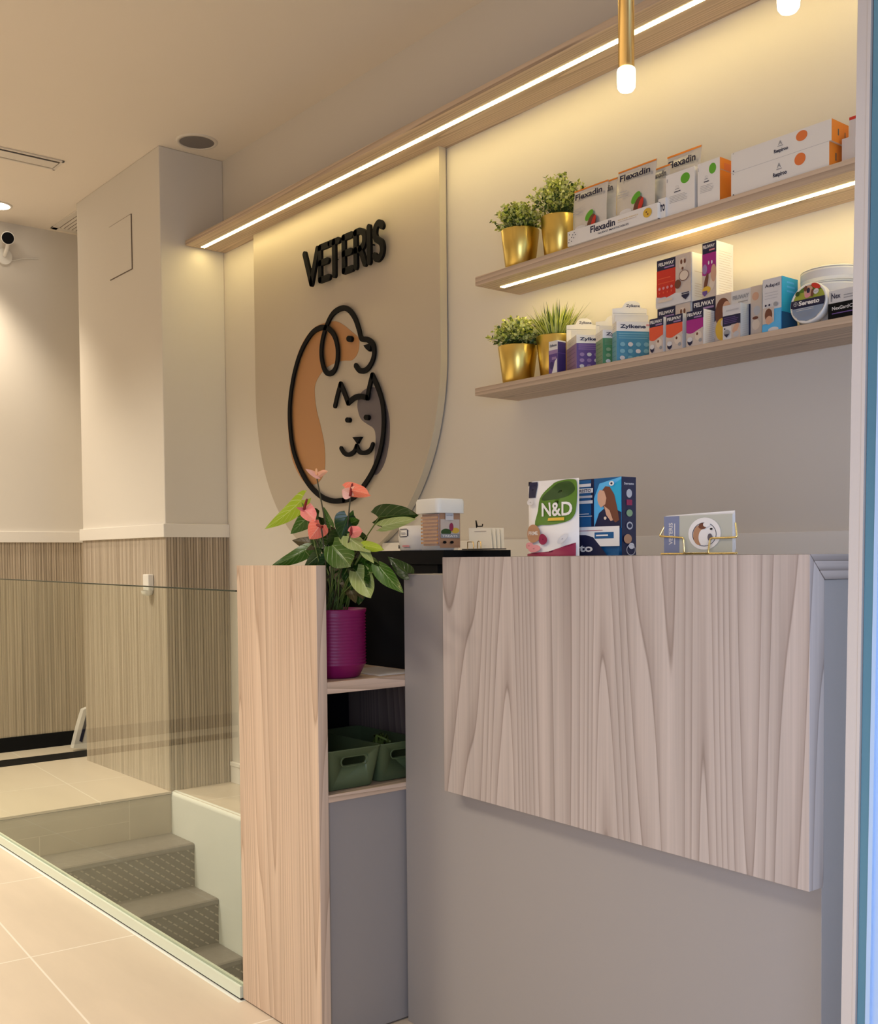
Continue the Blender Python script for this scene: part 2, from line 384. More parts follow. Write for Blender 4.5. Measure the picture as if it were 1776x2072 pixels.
class Face:
    """a printed face: origin O, unit axes U (right) and V (up), outward normal N, size w x h; u,v are fractions"""
    def __init__(s, mb, O, U, V, w, h, step=.00035):
        s.mb = mb; s.O = Vector(O); s.U = Vector(U).normalized(); s.V = Vector(V).normalized(); s.N = s.U.cross(s.V); s.w = w; s.h = h; s.k = 0; s.step = step
    def P(s, u, v, k=None): return s.O + s.U*(u*s.w) + s.V*(v*s.h) + s.N*(s.step*(s.k if k is None else k))
    def poly(s, pts, m): s.k += 1; s.mb.add([s.P(u, v) for u, v in pts], [tuple(range(len(pts)))], m)
    def rect(s, u0, v0, u1, v1, m): s.poly([(u0, v0), (u1, v0), (u1, v1), (u0, v1)], m)
    def ell(s, u, v, ru, rv, m, n=28, a0=0, rot=0):
        pts = []
        for i in range(n):
            t = 2*PI*i/n; x, y = ru*math.cos(t), rv*math.sin(t)
            pts.append((u+x*math.cos(rot)-y*math.sin(rot), v+x*math.sin(rot)+y*math.cos(rot)))
        s.poly(pts, m)
    def ring(s, u, v, ru, rv, m, t=.15, n=28):
        s.k += 1; a = [s.P(u+ru*math.cos(2*PI*i/n), v+rv*math.sin(2*PI*i/n)) for i in range(n)]
        b = [s.P(u+ru*(1-t)*math.cos(2*PI*i/n), v+rv*(1-t)*math.sin(2*PI*i/n)) for i in range(n)]
        s.mb.add(a+b, [(i, (i+1) % n, n+(i+1) % n, n+i) for i in range(n)], m)
    def text(s, t, u0, v0, u1, v1, m, bold=.02, rot=False):
        s.k += 1; vs, fs = text_tris(t, bold)
        if rot: P = [s.P(u1-(u1-u0)*y, v0+(v1-v0)*x) for x, y in vs]
        else: P = [s.P(u0+(u1-u0)*x, v0+(v1-v0)*y) for x, y in vs]
        s.mb.add(P, fs, m)
    def lines(s, u0, v0, u1, v1, n, m, fill=.35, ragged=.25):
        for i in range(n):
            v = v1-(v1-v0)*(i+.5)/n; h = (v1-v0)/n*fill/2
            s.k -= 0 if i == 0 else 1
            s.rect(u0, v-h, u1-(u1-u0)*ragged*random.random(), v+h, m)

def tag(o, label=None, cat=None, group=None, kind=None):
    if label: o['label'] = label
    if cat: o['category'] = cat
    if group: o['group'] = group
    if kind: o['kind'] = kind
    return o
def empty(name, loc, label=None, cat=None, group=None, rotz=0.0):
    o = bpy.data.objects.new(name, None); COL.objects.link(o); o.location = loc; o.rotation_euler.z = rotz
    o.empty_display_size = .05
    return tag(o, label, cat, group)
def struct(mb, name, label=None, **k):
    o = mb.build(name, **k); o['kind'] = 'structure'
    if label: o['label'] = label
    return o

# ================================================================== ROOM SHELL
YW, YC, XS, XCE, XF, ZC = 2.568, 2.233, -4.828, -5.885, -6.456, 3.08
XR = 1.6            # the street side stays open
# floor: front room, landing, ledge strip, behind the desk; a stairwell hole between
b = MB()
b.box(XF-.1, -3.0, -.12, XR, 1.285, 0, M['tile'])
b.box(XF-.1, 1.285, -.12, XS, YW+.1, 0, M['tile'])
b.box(XS, YC+.012, -.12, XR, YW+.1, 0, M['tile'])
b.box(-2.40, 1.285, -.12, XR, YC+.012, 0, M['tile'])
struct(b, 'floor')
b = MB(); b.box(XF-.1, -3.0, ZC, XR, YW+.1, ZC+.1, 'ceil'); struct(b, 'ceiling')
b = MB(); b.box(XS-.02, YW, -.12, XR, YW+.1, ZC, 'wall'); struct(b, 'wall_back')
b = MB(); b.box(XF-.1, -3.0, -.12, XF, YW+.1, ZC, 'wallwhite'); struct(b, 'wall_left')
b = MB(); b.box(XF, YW, 0, XS-.02, YW+.1, ZC, 'wallwhite'); struct(b, 'wall_recess')
b = MB(); b.box(XF-.1, -3.1, -.12, XR, -3.0, ZC, 'wall'); struct(b, 'wall_front')
b = MB(); b.box(XCE, YC, 0, XS, YW, ZC, 'wallwhite'); struct(b, 'wall_column', bevel=.004)
# white side wall of the stairwell under the ledge
b = MB(); n = 8
prof = [(YC+.001, -1.7), (YC+.001, -.02)] + [(YC+.001+.02*(1-math.cos(i/n*PI/2)), -.02+.021*math.sin(i/n*PI/2)) for i in range(1, n+1)] + [(YC+.03, .001), (YC+.03, -1.7)]
b.prism([(XS+.006, y, z) for y, z in prof], (2.42, 0, 0), 'stairwall'); struct(b, 'wall_stairwell')
b = MB(); b.box(XS+.01, 1.285, -1.7, -2.40, 1.30, -.002, 'stairwall'); struct(b, 'wall_stairwell_near')
b = MB(); b.box(-2.42, 1.30, -1.7, -2.40, YC, -.002, 'stairwall'); struct(b, 'wall_stairwell_end')
# landing edge: tiled riser above the first step
b = MB(); b.box(XS, 1.30, -.2, XS+.012, YC, -.012, 'risertile'); b.box(XS+.0, 1.30, -.010, XS+.018, YC, .0012, 'tile')
b.box(XS+.001, 1.30, -.013, XS+.014, YC, -.0095, 'darkgap')
b.box(XS+.011, 2.02, -.198, XS+.0125, 2.024, -.013, 'grout'); b.box(XS+.011, 1.30, -.112, XS+.0125, 2.02, -.1095, 'grout')
b.box(XS+.011, 1.60, -.2, XS+.0125, 1.604, -.11, 'grout')
struct(b, 'trim_landing')
# the stairs: covered treads and risers going down to the right
stairs = empty('staircase', (XS+.24, 1.77, -.2), 'grey rubber-covered stairs going down behind the glass panel', 'stairs')
for i in range(6):
    x0 = XS+.012+.232*i; z = -.2-.203*i
    b = MB(); b.box(x0-.02, 1.303, z-.03, x0+.245, YC, z, 'tread')
    o = b.build('tread', stairs, origin=(x0, 1.77, z)); o.location = Vector((x0, 1.77, z))-stairs.location
    o.modifiers.new('bevel', 'BEVEL').width = .006
    b = MB(); b.box(x0+.20, 1.303, z-.205, x0+.238, YC, z-.025, 'rubber')
    # dashes use object coordinates, so keep the geometry in scene coordinates
    o = b.build('riser', stairs); o.location = -stairs.location
# baseboards and dado
b = MB(); b.box(XS+.014, YW-.014, .0, XR, YW, .105, 'trim'); b.box(XS+.014, YW-.018, .085, XR, YW-.014, .105, 'trim'); struct(b, 'baseboard_back', bevel=.003)
b = MB(); b.box(XF, -3, 0, XF+.012, YW, .085, M['black']); struct(b, 'baseboard_left')
b = MB(); b.box(-6.19, -3.0, .0005, -6.0, YW-.2, .003, M['black']); tag(b.build('floor_mat_strip', origin=(-6.1, 0, .0005)), 'black strip across the landing floor before the far wall', 'mat')

def ribs(p0, p1, z0, z1, pitch, depth, nrm, m):
    """ribbed cladding between two floor points"""
    b = MB(); p0 = Vector((*p0, 0)); p1 = Vector((*p1, 0)); L = (p1-p0).length; u = (p1-p0)/L; n = Vector((*nrm, 0)); k = max(1, round(L/pitch)); w = L/k
    pr = []
    for i in range(k):
        a = i*w
        pr += [(a+.0, .0015), (a+w*.10, depth*.85), (a+w*.25, depth), (a+w*.75, depth), (a+w*.90, depth*.85)]
    pr.append((L, .0015))
    pts = [p0+u*a+n*d for a, d in pr]
    v = [q+Vector((0, 0, z0)) for q in pts]+[q+Vector((0, 0, z1)) for q in pts]; c = len(pts)
    flip = u.cross(Vector((0, 0, 1))).dot(n) < 0
    b.add(v, [((i, i+1, c+i+1, c+i) if not flip else (i+1, i, c+i, c+i+1)) for i in range(c-1)], m)
    return b
Z1, Z2 = 1.226, 1.290
struct(ribs((XCE, YC), (XS+.008, YC), 0, Z1, .0125, .0035, (0, -1), M['slat']), 'trim_column_cladding')
struct(ribs((XS, YC-.006), (XS, YW), 0, Z1, .0150, .007, (1, 0), M['slat2']), 'trim_side_cladding')
struct(ribs((XF, -3.0), (XF, YW), .085, Z1, .0150, .006, (1, 0), M['slat2']), 'trim_left_cladding')
b = MB(); b.box(XCE-.012, YC-.016, Z1, XS+.016, YC, Z2, 'trim'); b.box(XCE-.012, YC, Z1, XCE, YW, Z2, 'trim'); struct(b, 'trim_column_rail', bevel=.002)
b = MB(); b.box(XS, YC-.015, Z1, XS+.0165, YW, Z2, 'trim'); struct(b, 'trim_side_rail', bevel=.002)
b = MB(); b.box(XF, -3.0, Z1, XF+.016, YW, Z2, 'trim'); struct(b, 'trim_left_rail', bevel=.002)
# pale upstand along the back wall, seen above the desk
b = MB(); b.box(-3.5, YW-.02, .80, XR, YW, 1.178, 'trim'); struct(b, 'trim_back_upstand', bevel=.002)

# ================================================================== CEILING AND WALL FITTINGS
def at_ceiling(px, py): return on(px, py, 2, ZC)
p = Vector((-4.676, 2.355, ZC))
t = empty('ceiling_speaker', p, 'round grey-mesh speaker set flush in the ceiling near the corner', 'speaker')
b = MB(); b.lathe([(.080, .001), (.081, -.006), (.094, -.005), (.098, .0)], 'fixture', seg=40); b.build('ring', t)
b = MB(); b.lathe([(.0001, -.003), (.080, -.003)], 'speaker', seg=40); b.lathe([(.0, -.0031), (.079, -.0031)], 'speaker', seg=40); b.build('mesh_cover', t)
# linear air diffuser at the left
t = empty('air_diffuser', (-5.365, 1.68, ZC), 'long white slot diffuser in the ceiling at the left edge', 'air vent')
b = MB(); L_ = .275; w_ = .072; f_ = .014
for a in ((-w_, -.5, w_, -.5+f_), (-w_, L_-f_, w_, L_), (-w_, -.5, -w_+f_, L_), (w_-f_, -.5, w_, L_)): b.box(a[0], a[1], -.008, a[2], a[3], 0, 'fixture')
b.build('frame', t, bevel=.002)
b = MB(); b.box(-w_+f_, -.5+f_, -.0016, w_-f_, L_-f_, -.0004, 'shade'); b.build('slot', t)
b = MB(); b.prism([(-w_+f_+.012, -.46, -.002), (w_-f_-.016, -.46, -.002), (w_-f_-.004, -.46, -.013), (-w_+f_+.03, -.46, -.013)], (0, .71, 0), 'fixture'); b.build('blade', t)
# round downlight
t = empty('downlight', (-6.175, 1.90, ZC), 'lit round downlight in the ceiling at the left edge', 'ceiling light')
b = MB(); b.lathe([(.066, .001), (.067, -.006), (.078, -.004), (.080, 0)], 'fixture', seg=36); b.build('ring', t)
b = MB(); b.lathe([(.0, -.004), (.066, -.004)], 'ledfar', seg=36); b.build('diffuser', t)
l = bpy.data.lights.new('downlight_beam', 'SPOT'); l.energy = 70; l.color = (1, .86, .66); l.spot_size = math.radians(95); l.spot_blend = .8; l.shadow_soft_size = .06
o = bpy.data.objects.new('downlight_beam', l); COL.objects.link(o); o.location = (-6.175, 1.70, ZC-.03)
# louvred vent half hidden behind the column
t = empty('air_vent', (-6.12, 2.36, ZC), 'white louvred ceiling vent partly hidden behind the column', 'air vent')
b = MB()
for a in ((-.28, -.09, .28, -.055), (-.28, .065, .28, .10), (-.28, -.09, -.235, .10), (.235, -.09, .28, .10)): b.box(a[0], a[1], -.008, a[2], a[3], 0, 'fixture')
b.build('frame', t, bevel=.002)
b = MB(); b.box(-.235, -.055, -.0015, .235, .065, -.0005, 'shade'); b.build('backing', t)
for i in range(5):
    y = -.045+.024*i; b = MB(); b.prism([(-.235, y, -.002), (-.235, y+.011, -.009), (-.235, y+.013, -.008), (-.235, y+.002, -.0015)], (.47, 0, 0), 'fixture'); b.build('louvre', t)
# dome-less security camera on the far wall
pc = on(20, 478, 0, XF+.12)
t = empty('security_camera', (XF, pc.y, pc.z-.07), 'white round security camera with black face high on the left wall', 'camera')
b = MB(); q = [(0, 0, 0), (.012, 0, 0)]
b.tube([(0.0, .0, -.02), (.014, .0, -.02)], .045, 'whiteplastic', 28); b.build('wall_base', t)
b = MB(); b.tube([(.014, 0, -.015), (.06, .0, .01), (.085, 0, .045)], .011, 'whiteplastic', 12); b.build('arm', t)
b = MB(); dirv = (EYE-pc).normalized(); c0 = Vector((.085, 0, .068))
b.tube([c0-dirv*.03, c0-dirv*.02, c0+dirv*.02, c0+dirv*.026], [.024, .036, .037, .035], 'whiteplastic', 28); b.build('head', t)
b = MB(); b.tube([c0+dirv*.0255, c0+dirv*.029], [.033, .031], 'lens', 28); b.build('lens_face', t, )
b = MB(); b.tube([(.006, .03, -.04), (.006, .06, -.03), (.006, .12, -.01), (.004, .2, .0)], .0025, 'whiteplastic', 6); b.build('cable', t)
# access panel on the column
b = MB(); x0, x1, z0, z1 = -5.429, -5.15, 2.567, 2.84
b.box(x0, YC-.004, z0, x1, YC+.0, z1, 'shade'); b.box(x0+.003, YC-.0055, z0+.003, x1-.003, YC, z1-.003, 'wallwhite')
tag(b.build('access_panel', origin=((x0+x1)/2, YC, z0)), 'flush painted access hatch high on the column face', 'access panel')
# small white wall sensor on the column
t = empty('wall_sensor', (-4.985, YC-.005, .955), 'small white box fixed to the striped column cladding above the glass edge', 'sensor')
b = MB(); b.box(-.035, -.03, .012, .028, 0, .092, 'whiteplastic'); b.build('body', t, bevel=.004)
b = MB(); b.lathe([(.0, -.014), (.022, -.010), (.028, .0), (.03, .012)], 'whiteplastic', (-.003, -.022, 0), 20); b.build('sensor_dome', t)
# striped bag peeking out behind the column
b = MB(); b.prism([(-6.2, 2.27, .02), (-6.2, 2.40, -.0), (-6.2, 2.40, .26), (-6.2, 2.335, .24), (-6.2, 2.305, .15)], (-.05, 0, 0), 'white')
b.prism([(-6.199, 2.305, .06), (-6.199, 2.322, .05), (-6.199, 2.37, .22), (-6.199, 2.352, .22)], (.002, 0, 0), 'navy')
tag(b.build('paper_bag', origin=(-6.2, 2.34, 0)), 'white bag with a dark stripe on the floor behind the column', 'bag')

# ================================================================== GLASS GUARD
t = empty('glass_guard', (-3.7, 1.302, 0), 'clear glass guard panel standing in a pale floor channel beside the stairs', 'glass panel')
gm = bpy.data.materials.new('greenish_glass'); gm.use_nodes = True; nt = gm.node_tree; nt.nodes.clear()
out = nt.nodes.new('ShaderNodeOutputMaterial'); gl = nt.nodes.new('ShaderNodeBsdfGlossy'); gl.inputs['Roughness'].default_value = .01; gl.inputs['Color'].default_value = (.9, 1, .95, 1)
tr = nt.nodes.new('ShaderNodeBsdfTransparent'); tr.inputs['Color'].default_value = (.96, .975, .945, 1)
fr = nt.nodes.new('ShaderNodeFresnel'); fr.inputs['IOR'].default_value = 1.5; mx = nt.nodes.new('ShaderNodeMixShader')
ge = nt.nodes.new('ShaderNodeNewGeometry'); su = nt.nodes.new('ShaderNodeMath'); su.operation = 'SUBTRACT'; su.inputs[0].default_value = 1
mm_ = nt.nodes.new('ShaderNodeMath'); mm_.operation = 'MULTIPLY'; nt.links.new(ge.outputs['Backfacing'], su.inputs[1]); nt.links.new(fr.outputs[0], mm_.inputs[0]); nt.links.new(su.outputs[0], mm_.inputs[1]); nt.links.new(mm_.outputs[0], mx.inputs[0]); nt.links.new(tr.outputs[0], mx.inputs[1]); nt.links.new(gl.outputs[0], mx.inputs[2]); nt.links.new(mx.outputs[0], out.inputs[0])
b = MB(); b.prism([(-2.0, 0, .034), (1.288, 0, .034), (1.288, 0, 1.037), (-2.0, 0, 1.055)], (0, .008, 0), gm); b.build('glass_pane', t)
b = MB(); b.prism([(-2.0, -.002, 1.055), (1.288, -.002, 1.037), (1.288, -.002, 1.0405), (-2.0, -.002, 1.0585)], (0, .012, 0), 'gasket'); b.build('top_edge', t)
b = MB(); b.box(-2.0, -.006, .004, 1.288, .016, .034, 'kerb'); b.box(-2.0, -.004, .0, 1.288, .016, .004, 'darkgap'); b.build('floor_channel', t)

# ================================================================== WALL SIGN
YS = YW-.040
def sg(px, py): return on(px, py, 1, YS-.001)
sign = empty('wall_sign', (-3.78, YS, 1.9), 'large beige shield-shaped wall sign reading VETERIS with dog and cat line drawing', 'sign')
def rel(p): return Vector(p)-sign.location
zt = 2.631; xl, xr = -4.464, -3.092; xc = (xl+xr)/2; rx = (xr-xl)/2; zk = 1.90; rz = .79
outl = [(xl, zt), (xl, zk)] + [(xc-rx*math.cos(PI*i/48), zk-rz*abs(math.sin(PI*i/48))**.92) for i in range(1, 48)] + [(xr, zk), (xr, zt)]
b = MB(); b.prism([rel((x, YS, z)) for x, z in outl], (0, .032, 0), 'board', 'boardedge'); b.build('board', sign, bevel=.001)
def smooth(pts, closed=False, n=8):
    P = [Vector((p[0], p[1], 0)) for p in pts]; out = []; N_ = len(P)
    rng = range(N_ if closed else N_-1)
    for i in rng:
        if closed: a, c, d, e = P[(i-1) % N_], P[i], P[(i+1) % N_], P[(i+2) % N_]
        else: a, c, d, e = P[max(i-1, 0)], P[i], P[i+1], P[min(i+2, N_-1)]
        for k in range(n):
            t_ = k/n; out.append(.5*((2*c)+(-a+d)*t_+(2*a-5*c+4*d-e)*t_*t_+(-a+3*c-3*d+e)*t_**3))
    if not closed: out.append(P[-1])
    return [(v.x, v.y) for v in out]
def ribbon(b, pts, w, y, d, m, M_=None):
    """flat strip with round ends along 2D points (x,z), standing off the board"""
    P = [Vector((p[0], p[1])) for p in pts]; n = len(P); Lp = []; Rp = []
    for i in range(n):
        a = (P[i]-P[max(i-1, 0)]); c = (P[min(i+1, n-1)]-P[i]); a = a.normalized() if a.length > 1e-9 else c.normalized(); c = c.normalized() if c.length > 1e-9 else a
        t_ = (a+c).normalized() if (a+c).length > 1e-6 else a
        k = max(.45, t_.dot(a)); nn = Vector((-t_.y, t_.x))*(w/2/k); Lp.append(P[i]+nn); Rp.append(P[i]-nn)
    def cap(p, dr):
        s = math.atan2(dr.y, dr.x); return [p+Vector((math.cos(s+PI/2-PI*k/6), math.sin(s+PI/2-PI*k/6)))*w/2 for k in range(1, 6)]
    V = []
    for i in range(n): V += [Lp[i], Rp[i]]
    f3 = lambda q, yy: rel((q.x, yy, q.y))
    nV = len(V); vs = [f3(q, y-d) for q in V]+[f3(q, y) for q in V]
    fs = []
    for i in range(n-1):
        a, b_, c, e = 2*i, 2*i+1, 2*i+3, 2*i+2
        fs += [(a, b_, c, e), (nV+a, nV+e, nV+c, nV+b_), (a, e, nV+e, nV+a), (b_, nV+b_, nV+c, c)]
    b.add(vs, fs, m)
    for p, dr in ((P[-1], P[-1]-P[-2]), (P[0], P[0]-P[1])):
        s = math.atan2(dr.y, dr.x); arc = [p+Vector((math.cos(s+PI/2-PI*k/8), math.sin(s+PI/2-PI*k/8)))*w/2 for k in range(9)]
        b.prism([f3(q, y-d) for q in arc], (0, d, 0), m)
def zz(ox, oy, k, L): return [(ox+a*k, oy+c*k) for a, c in L]
Z3 = lambda L: [(p.x, p.z) for p in (sg(*q) for q in zz(480, 420, .30888, L))]
# colour patches
tanp = Z3([(430, 1790), (360, 1650), (335, 1480), (330, 1330), (345, 1180), (380, 1010), (430, 880), (500, 790), (570, 757), (640, 745), (690, 765), (740, 805), (790, 850), (798, 900), (785, 960), (750, 1000), (700, 1003), (650, 1015), (590, 1045), (545, 1090), (510, 1160), (508, 1240), (520, 1330), (545, 1430), (568, 1540), (575, 1640), (570, 1730), (540, 1790), (495, 1815)])
b = MB(); sp_ = smooth(tanp, True, 5); b.prism([rel((x, YS-.0012, z)) for x, z in sp_][::-1], (0, .001, 0), 'tan'); b.build('tan_patch', sign)
slp = Z3([(800, 1230), (830, 1195), (870, 1178), (915, 1182), (945, 1220), (975, 1290), (995, 1380), (998, 1470), (990, 1560), (965, 1670), (925, 1740), (895, 1745), (892, 1680), (903, 1580), (905, 1490), (890, 1445), (850, 1418), (810, 1385), (790, 1330), (787, 1280)])
b = MB(); sp_ = smooth(slp, True, 5); b.prism([rel((x, YS-.0012, z)) for x, z in sp_][::-1], (0, .001, 0), 'slate'); b.build('grey_patch', sign)
LWd = .022
strokes = [
 ('outline', [(715, 1918), (640, 1922), (560, 1890), (480, 1810), (415, 1690), (375, 1560), (358, 1400), (362, 1250), (390, 1080), (435, 940), (500, 830), (560, 790), (610, 795), (650, 840), (672, 920), (670, 1010), (650, 1070), (615, 1090), (585, 1060), (567, 980), (570, 890), (595, 790), (640, 700), (700, 662), (745, 672), (785, 725), (812, 800), (830, 860), (870, 868), (905, 900), (912, 960), (895, 1020), (860, 1065), (820, 1070), (792, 1038)]),
 ('outline', [(715, 1918), (780, 1895), (860, 1800), (920, 1690), (960, 1560), (975, 1420), (968, 1290), (940, 1190), (900, 1100)]),
 ('outline', [(900, 1100), (880, 1180), (868, 1248)]),
 ('outline', [(868, 1248), (820, 1238), (780, 1250), (742, 1282)]),
 ('outline', [(742, 1282), (715, 1210), (692, 1158)]),
 ('outline', [(692, 1158), (672, 1230), (656, 1300)]),
 ('outline', [(695, 1578), (715, 1608), (745, 1620), (780, 1600), (797, 1562)]),
 ('outline', [(797, 1562), (815, 1600), (850, 1608), (885, 1590), (903, 1552)]),
]
for nm, L in strokes:
    b = MB(); wd = LWd if len(L) != 5 else .018
    ribbon(b, smooth(Z3(L), False, 7), wd, YS-.008, .008, 'ink'); b.build('outline_stroke', sign)
def blob(L, name, smooth_=True):
    b = MB(); q = Z3(L); q = smooth(q, True, 4) if smooth_ else q; b.prism([rel((x, YS-.014, z)) for x, z in q][::-1], (0, .013, 0), 'ink'); b.build(name, sign)
def circ(cx, cy, r): return [(cx+r*math.cos(a*PI/4), cy+r*1.15*math.sin(a*PI/4)) for a in range(8)]
blob(circ(748, 862, 18), 'eye'); blob(circ(737, 1393, 15), 'eye'); blob(circ(860, 1376, 16), 'eye')
blob([(842, 905), (885, 892), (888, 925), (878, 945), (858, 928)], 'nose', False)
blob([(770, 1505), (825, 1502), (800, 1548)], 'nose', False)
# raised lettering, each letter a flat strip shape on pins
def seg(letter, x0, x1, z0, z1, st=.026, y=YS-.018):
    b = MB(); w = x1-x0; h = z1-z0
    q = lambda L: [(x0+a*w, z0+c*h) for a, c in L]
    S = {'V': [[(0, 1), (.5, 0), (1, 1)]], 'E': [[(1, 1), (0, 1), (0, 0), (1, 0)], [(0, .52), (.85, .52)]], 'T': [[(0, 1), (1, 1)], [(.5, 1), (.5, 0)]],
         'R': [[(0, 0), (0, 1)], None, [(.45, .48), (1, 0)]], 'I': [[(0, 0), (0, 1)]], 'S': None}[letter]
    if letter == 'R':
        ribbon(b, q([(0, 0), (0, 1)]), st, y, .012, 'ink'); ribbon(b, smooth(q([(0, 1), (.5, 1), (.9, .9), (.98, .74), (.88, .57), (.5, .48), (0, .48)])), st, y, .012, 'ink'); ribbon(b, q([(.5, .48), (1, 0)]), st, y, .012, 'ink')
    elif letter == 'S':
        ribbon(b, smooth(q([(.95, .88), (.75, .98), (.45, 1), (.14, .9), (.05, .74), (.18, .6), (.5, .51), (.82, .42), (.97, .26), (.86, .09), (.5, 0), (.2, .02), (.0, .12)])), st, y, .012, 'ink')
    elif letter == 'V':
        ribbon(b, q([(0, 1), (.5, 0)]), st, y, .012, 'ink'); ribbon(b, q([(.5, 0), (1, 1)]), st, y, .012, 'ink')
    elif letter == 'E':
        for a in ([(0, 0), (0, 1)], [(0, 1), (1, 1)], [(0, 0), (1, 0)], [(0, .52), (.88, .52)]): ribbon(b, q(a), st, y, .012, 'ink')
    else:
        for a in S: ribbon(b, q(a), st, y, .012, 'ink')
    b.box(*(rel((x0+w*.3, y, z0+h*.5))), *(rel((x0+w*.3+.004, YS, z0+h*.5+.004))), 'ink')
    b.build('letter', sign)
def lx(px, py): p_ = on(px, py, 1, YS-.03); return p_
LZ = []
for ch, tl, br in (('V', (615, 519), (636, 566)), ('E', (646, 508), (664, 560)), ('T', (666, 503), (684, 551)), ('E', (694, 492), (711, 544)), ('R', (718, 481), (737, 533)), ('I', (745, 472), (745, 527)), ('S', (756, 463), (773, 522))):
    a = lx(*tl); c = lx(*br); LZ.append((ch, a.x, c.x))
z_hi, z_lo = 2.425, 2.29
xs = [(LZ[0][1], lx(641, 510).x)] + [(a[1], a[2]) for a in LZ[1:]]
for (ch, a, c), (u0, u1) in zip(LZ, xs): seg(ch, u0, u1 if ch != 'I' else u0+.001, z_lo, z_hi)

# ================================================================== SHELVES
def shelf(name, x0, x1, z0, z1, yf, led, label, seed):
    t = empty(name, ((x0+x1)/2, YW, z0), label, 'shelf')
    cx = (x0+x1)/2
    b = MB(); b.box(x0-cx, yf-YW, 0, x1-cx, 0, z1-z0, 'ash_x'); b.build('board', t, bevel=.0015)
    if led:
        a0, a1, y0, y1 = led; b = MB(); b.box(a0-cx, y0-YW, -.0012, a1-cx, y1-YW, .002, 'led'); b.build('light_strip', t)
    return t
shelf('lit_shelf', -4.812, -.55, 2.627, 2.651, 2.354, (-4.79, -.56, 2.425, 2.445), 'long wooden light shelf high on the wall over the sign with full-length glowing strip', 1)
shelf('wall_shelf', -2.709, -.90, 2.016, 2.046, 2.365, (-2.665, -.92, 2.437, 2.455), 'upper wooden wall shelf with a light strip under it', 2)
shelf('wall_shelf', -2.718, -.90, 1.655, 1.681, 2.368, None, 'lower wooden wall shelf without any light strip', 3)
ZU, ZL = 2.046, 1.681

# ================================================================== PENDANTS
def pendant(p, label):
    t = empty('pendant_lamp', p, label, 'pendant light', 'slim brass pendant lamps over the desk')
    b = MB(); b.lathe([(.0, 0), (.015, .0015), (.0195, .008), (.0205, .02), (.0205, .045), (.019, .049), (0, .049)], 'tip', seg=32); b.build('lamp_glass', t)
    b = MB(); b.lathe([(.0, .049), (.018, .049), (.018, ZC-p.z-.001), (0, ZC-p.z-.001)], 'brass', seg=32); b.build('tube', t)
    return t
pd1 = EYE+ray(1267, 185)*2.4; pd2 = EYE+ray(1595, 25)*1.97
pendant(pd1, 'brass tube pendant whose glowing tip hangs over the desk, the one seen whole')
pendant(pd2, 'brass pendant with only its glowing white tip showing at the top right edge')

# ================================================================== DESK (turned about two degrees from the wall)
A0 = math.radians(-2.1); D0 = Vector((-2.04, 1.548, 0))
desk = empty('reception_desk', D0, 'taupe reception desk with an overhanging grey ash slab front and top', 'desk', rotz=A0)
LX, RX = .205, 1.130
b = MB(); b.box(0, 0, 0, RX-.004, .62, 1.0795, 'desk'); b.build('body', desk, bevel=.0012)
b = MB(); b.prism([(LX, -.04, .60), (RX, -.04, .60), (RX, -.04, 1.119), (LX, -.04, 1.119)], (0, .0005, 0), 'ashgrey')
th = .0395
b = MB(); b.add([(LX, -th, .60), (RX, -th, .60), (RX, -th, 1.119), (LX, -th, 1.119), (LX, -.0015, .60), (RX, -.0015, .60), (RX, -.0015, 1.0795), (LX, -.0015, 1.0795)],
      [(0, 1, 2, 3), (0, 4, 5, 1), (1, 5, 6, 2), (3, 7, 4, 0), (4, 7, 6, 5), (2, 6, 7, 3)], 'ashgrey'); b.build('front_slab', desk, bevel=.0008)
b = MB(); g = .0012
b.add([(LX, -th+g, 1.119), (RX, -th+g, 1.119), (RX, g, 1.0798), (LX, g, 1.0798), (LX, .62, 1.119), (RX, .62, 1.119), (RX, .62, 1.0798), (LX, .62, 1.0798)],
      [(0, 1, 5, 4), (3, 7, 6, 2), (1, 2, 6, 5), (0, 4, 7, 3), (4, 5, 6, 7), (0, 3, 2, 1)], 'ashgrey_y'); b.build('top_slab', desk)

# shelving end unit: ash front panel, open niches, taupe lower panel
PX0, PX1, PY = -2.407, -2.04, 1.302
unit = empty('end_shelf_unit', (PX0, PY, 0), 'tall ash-fronted end unit with two open shelf niches', 'shelf unit')
def U(v): return (v[0]-PX0, v[1]-PY, v[2])
def ub(name, x0, y0, z0, x1, y1, z1, m, bev=.001, label=None):
    b = MB(); b.box(x0-PX0, y0-PY, z0, x1-PX0, y1-PY, z1, m); o = b.build(name, unit, bevel=bev)
    if label: o['label'] = label
    return o
ub('front_panel', PX0, PY, .004, PX1, PY+.026, 1.103, 'ash')
ub('shelf', PX0+.01, PY+.026, .811, PX1-.0006, 1.640, .838, 'ash_y')
ub('shelf', PX0+.01, PY+.026, .563, PX1-.0006, 1.640, .580, 'ash_y')
ub('lower_panel', PX0+.01, PY+.026, .004, PX1-.012, 1.640, .563, 'desk', label='taupe lower panel')
ub('side_panel', PX0, 1.640, .004, PX1-.0006, 1.654, 1.0795, 'desk')
ub('left_panel', PX0+.001, PY+.026, .004, PX0+.010, 1.640, 1.08, 'black')
ub('back_panel', PX0+.010, 1.628, .838, PX1-.001, 1.6395, 1.08, 'black', label='black back of upper niche')
ub('back_panel', PX0+.010, 1.628, .580, PX1-.001, 1.6395, .811, 'darkwood', label='dark wood back of lower niche')
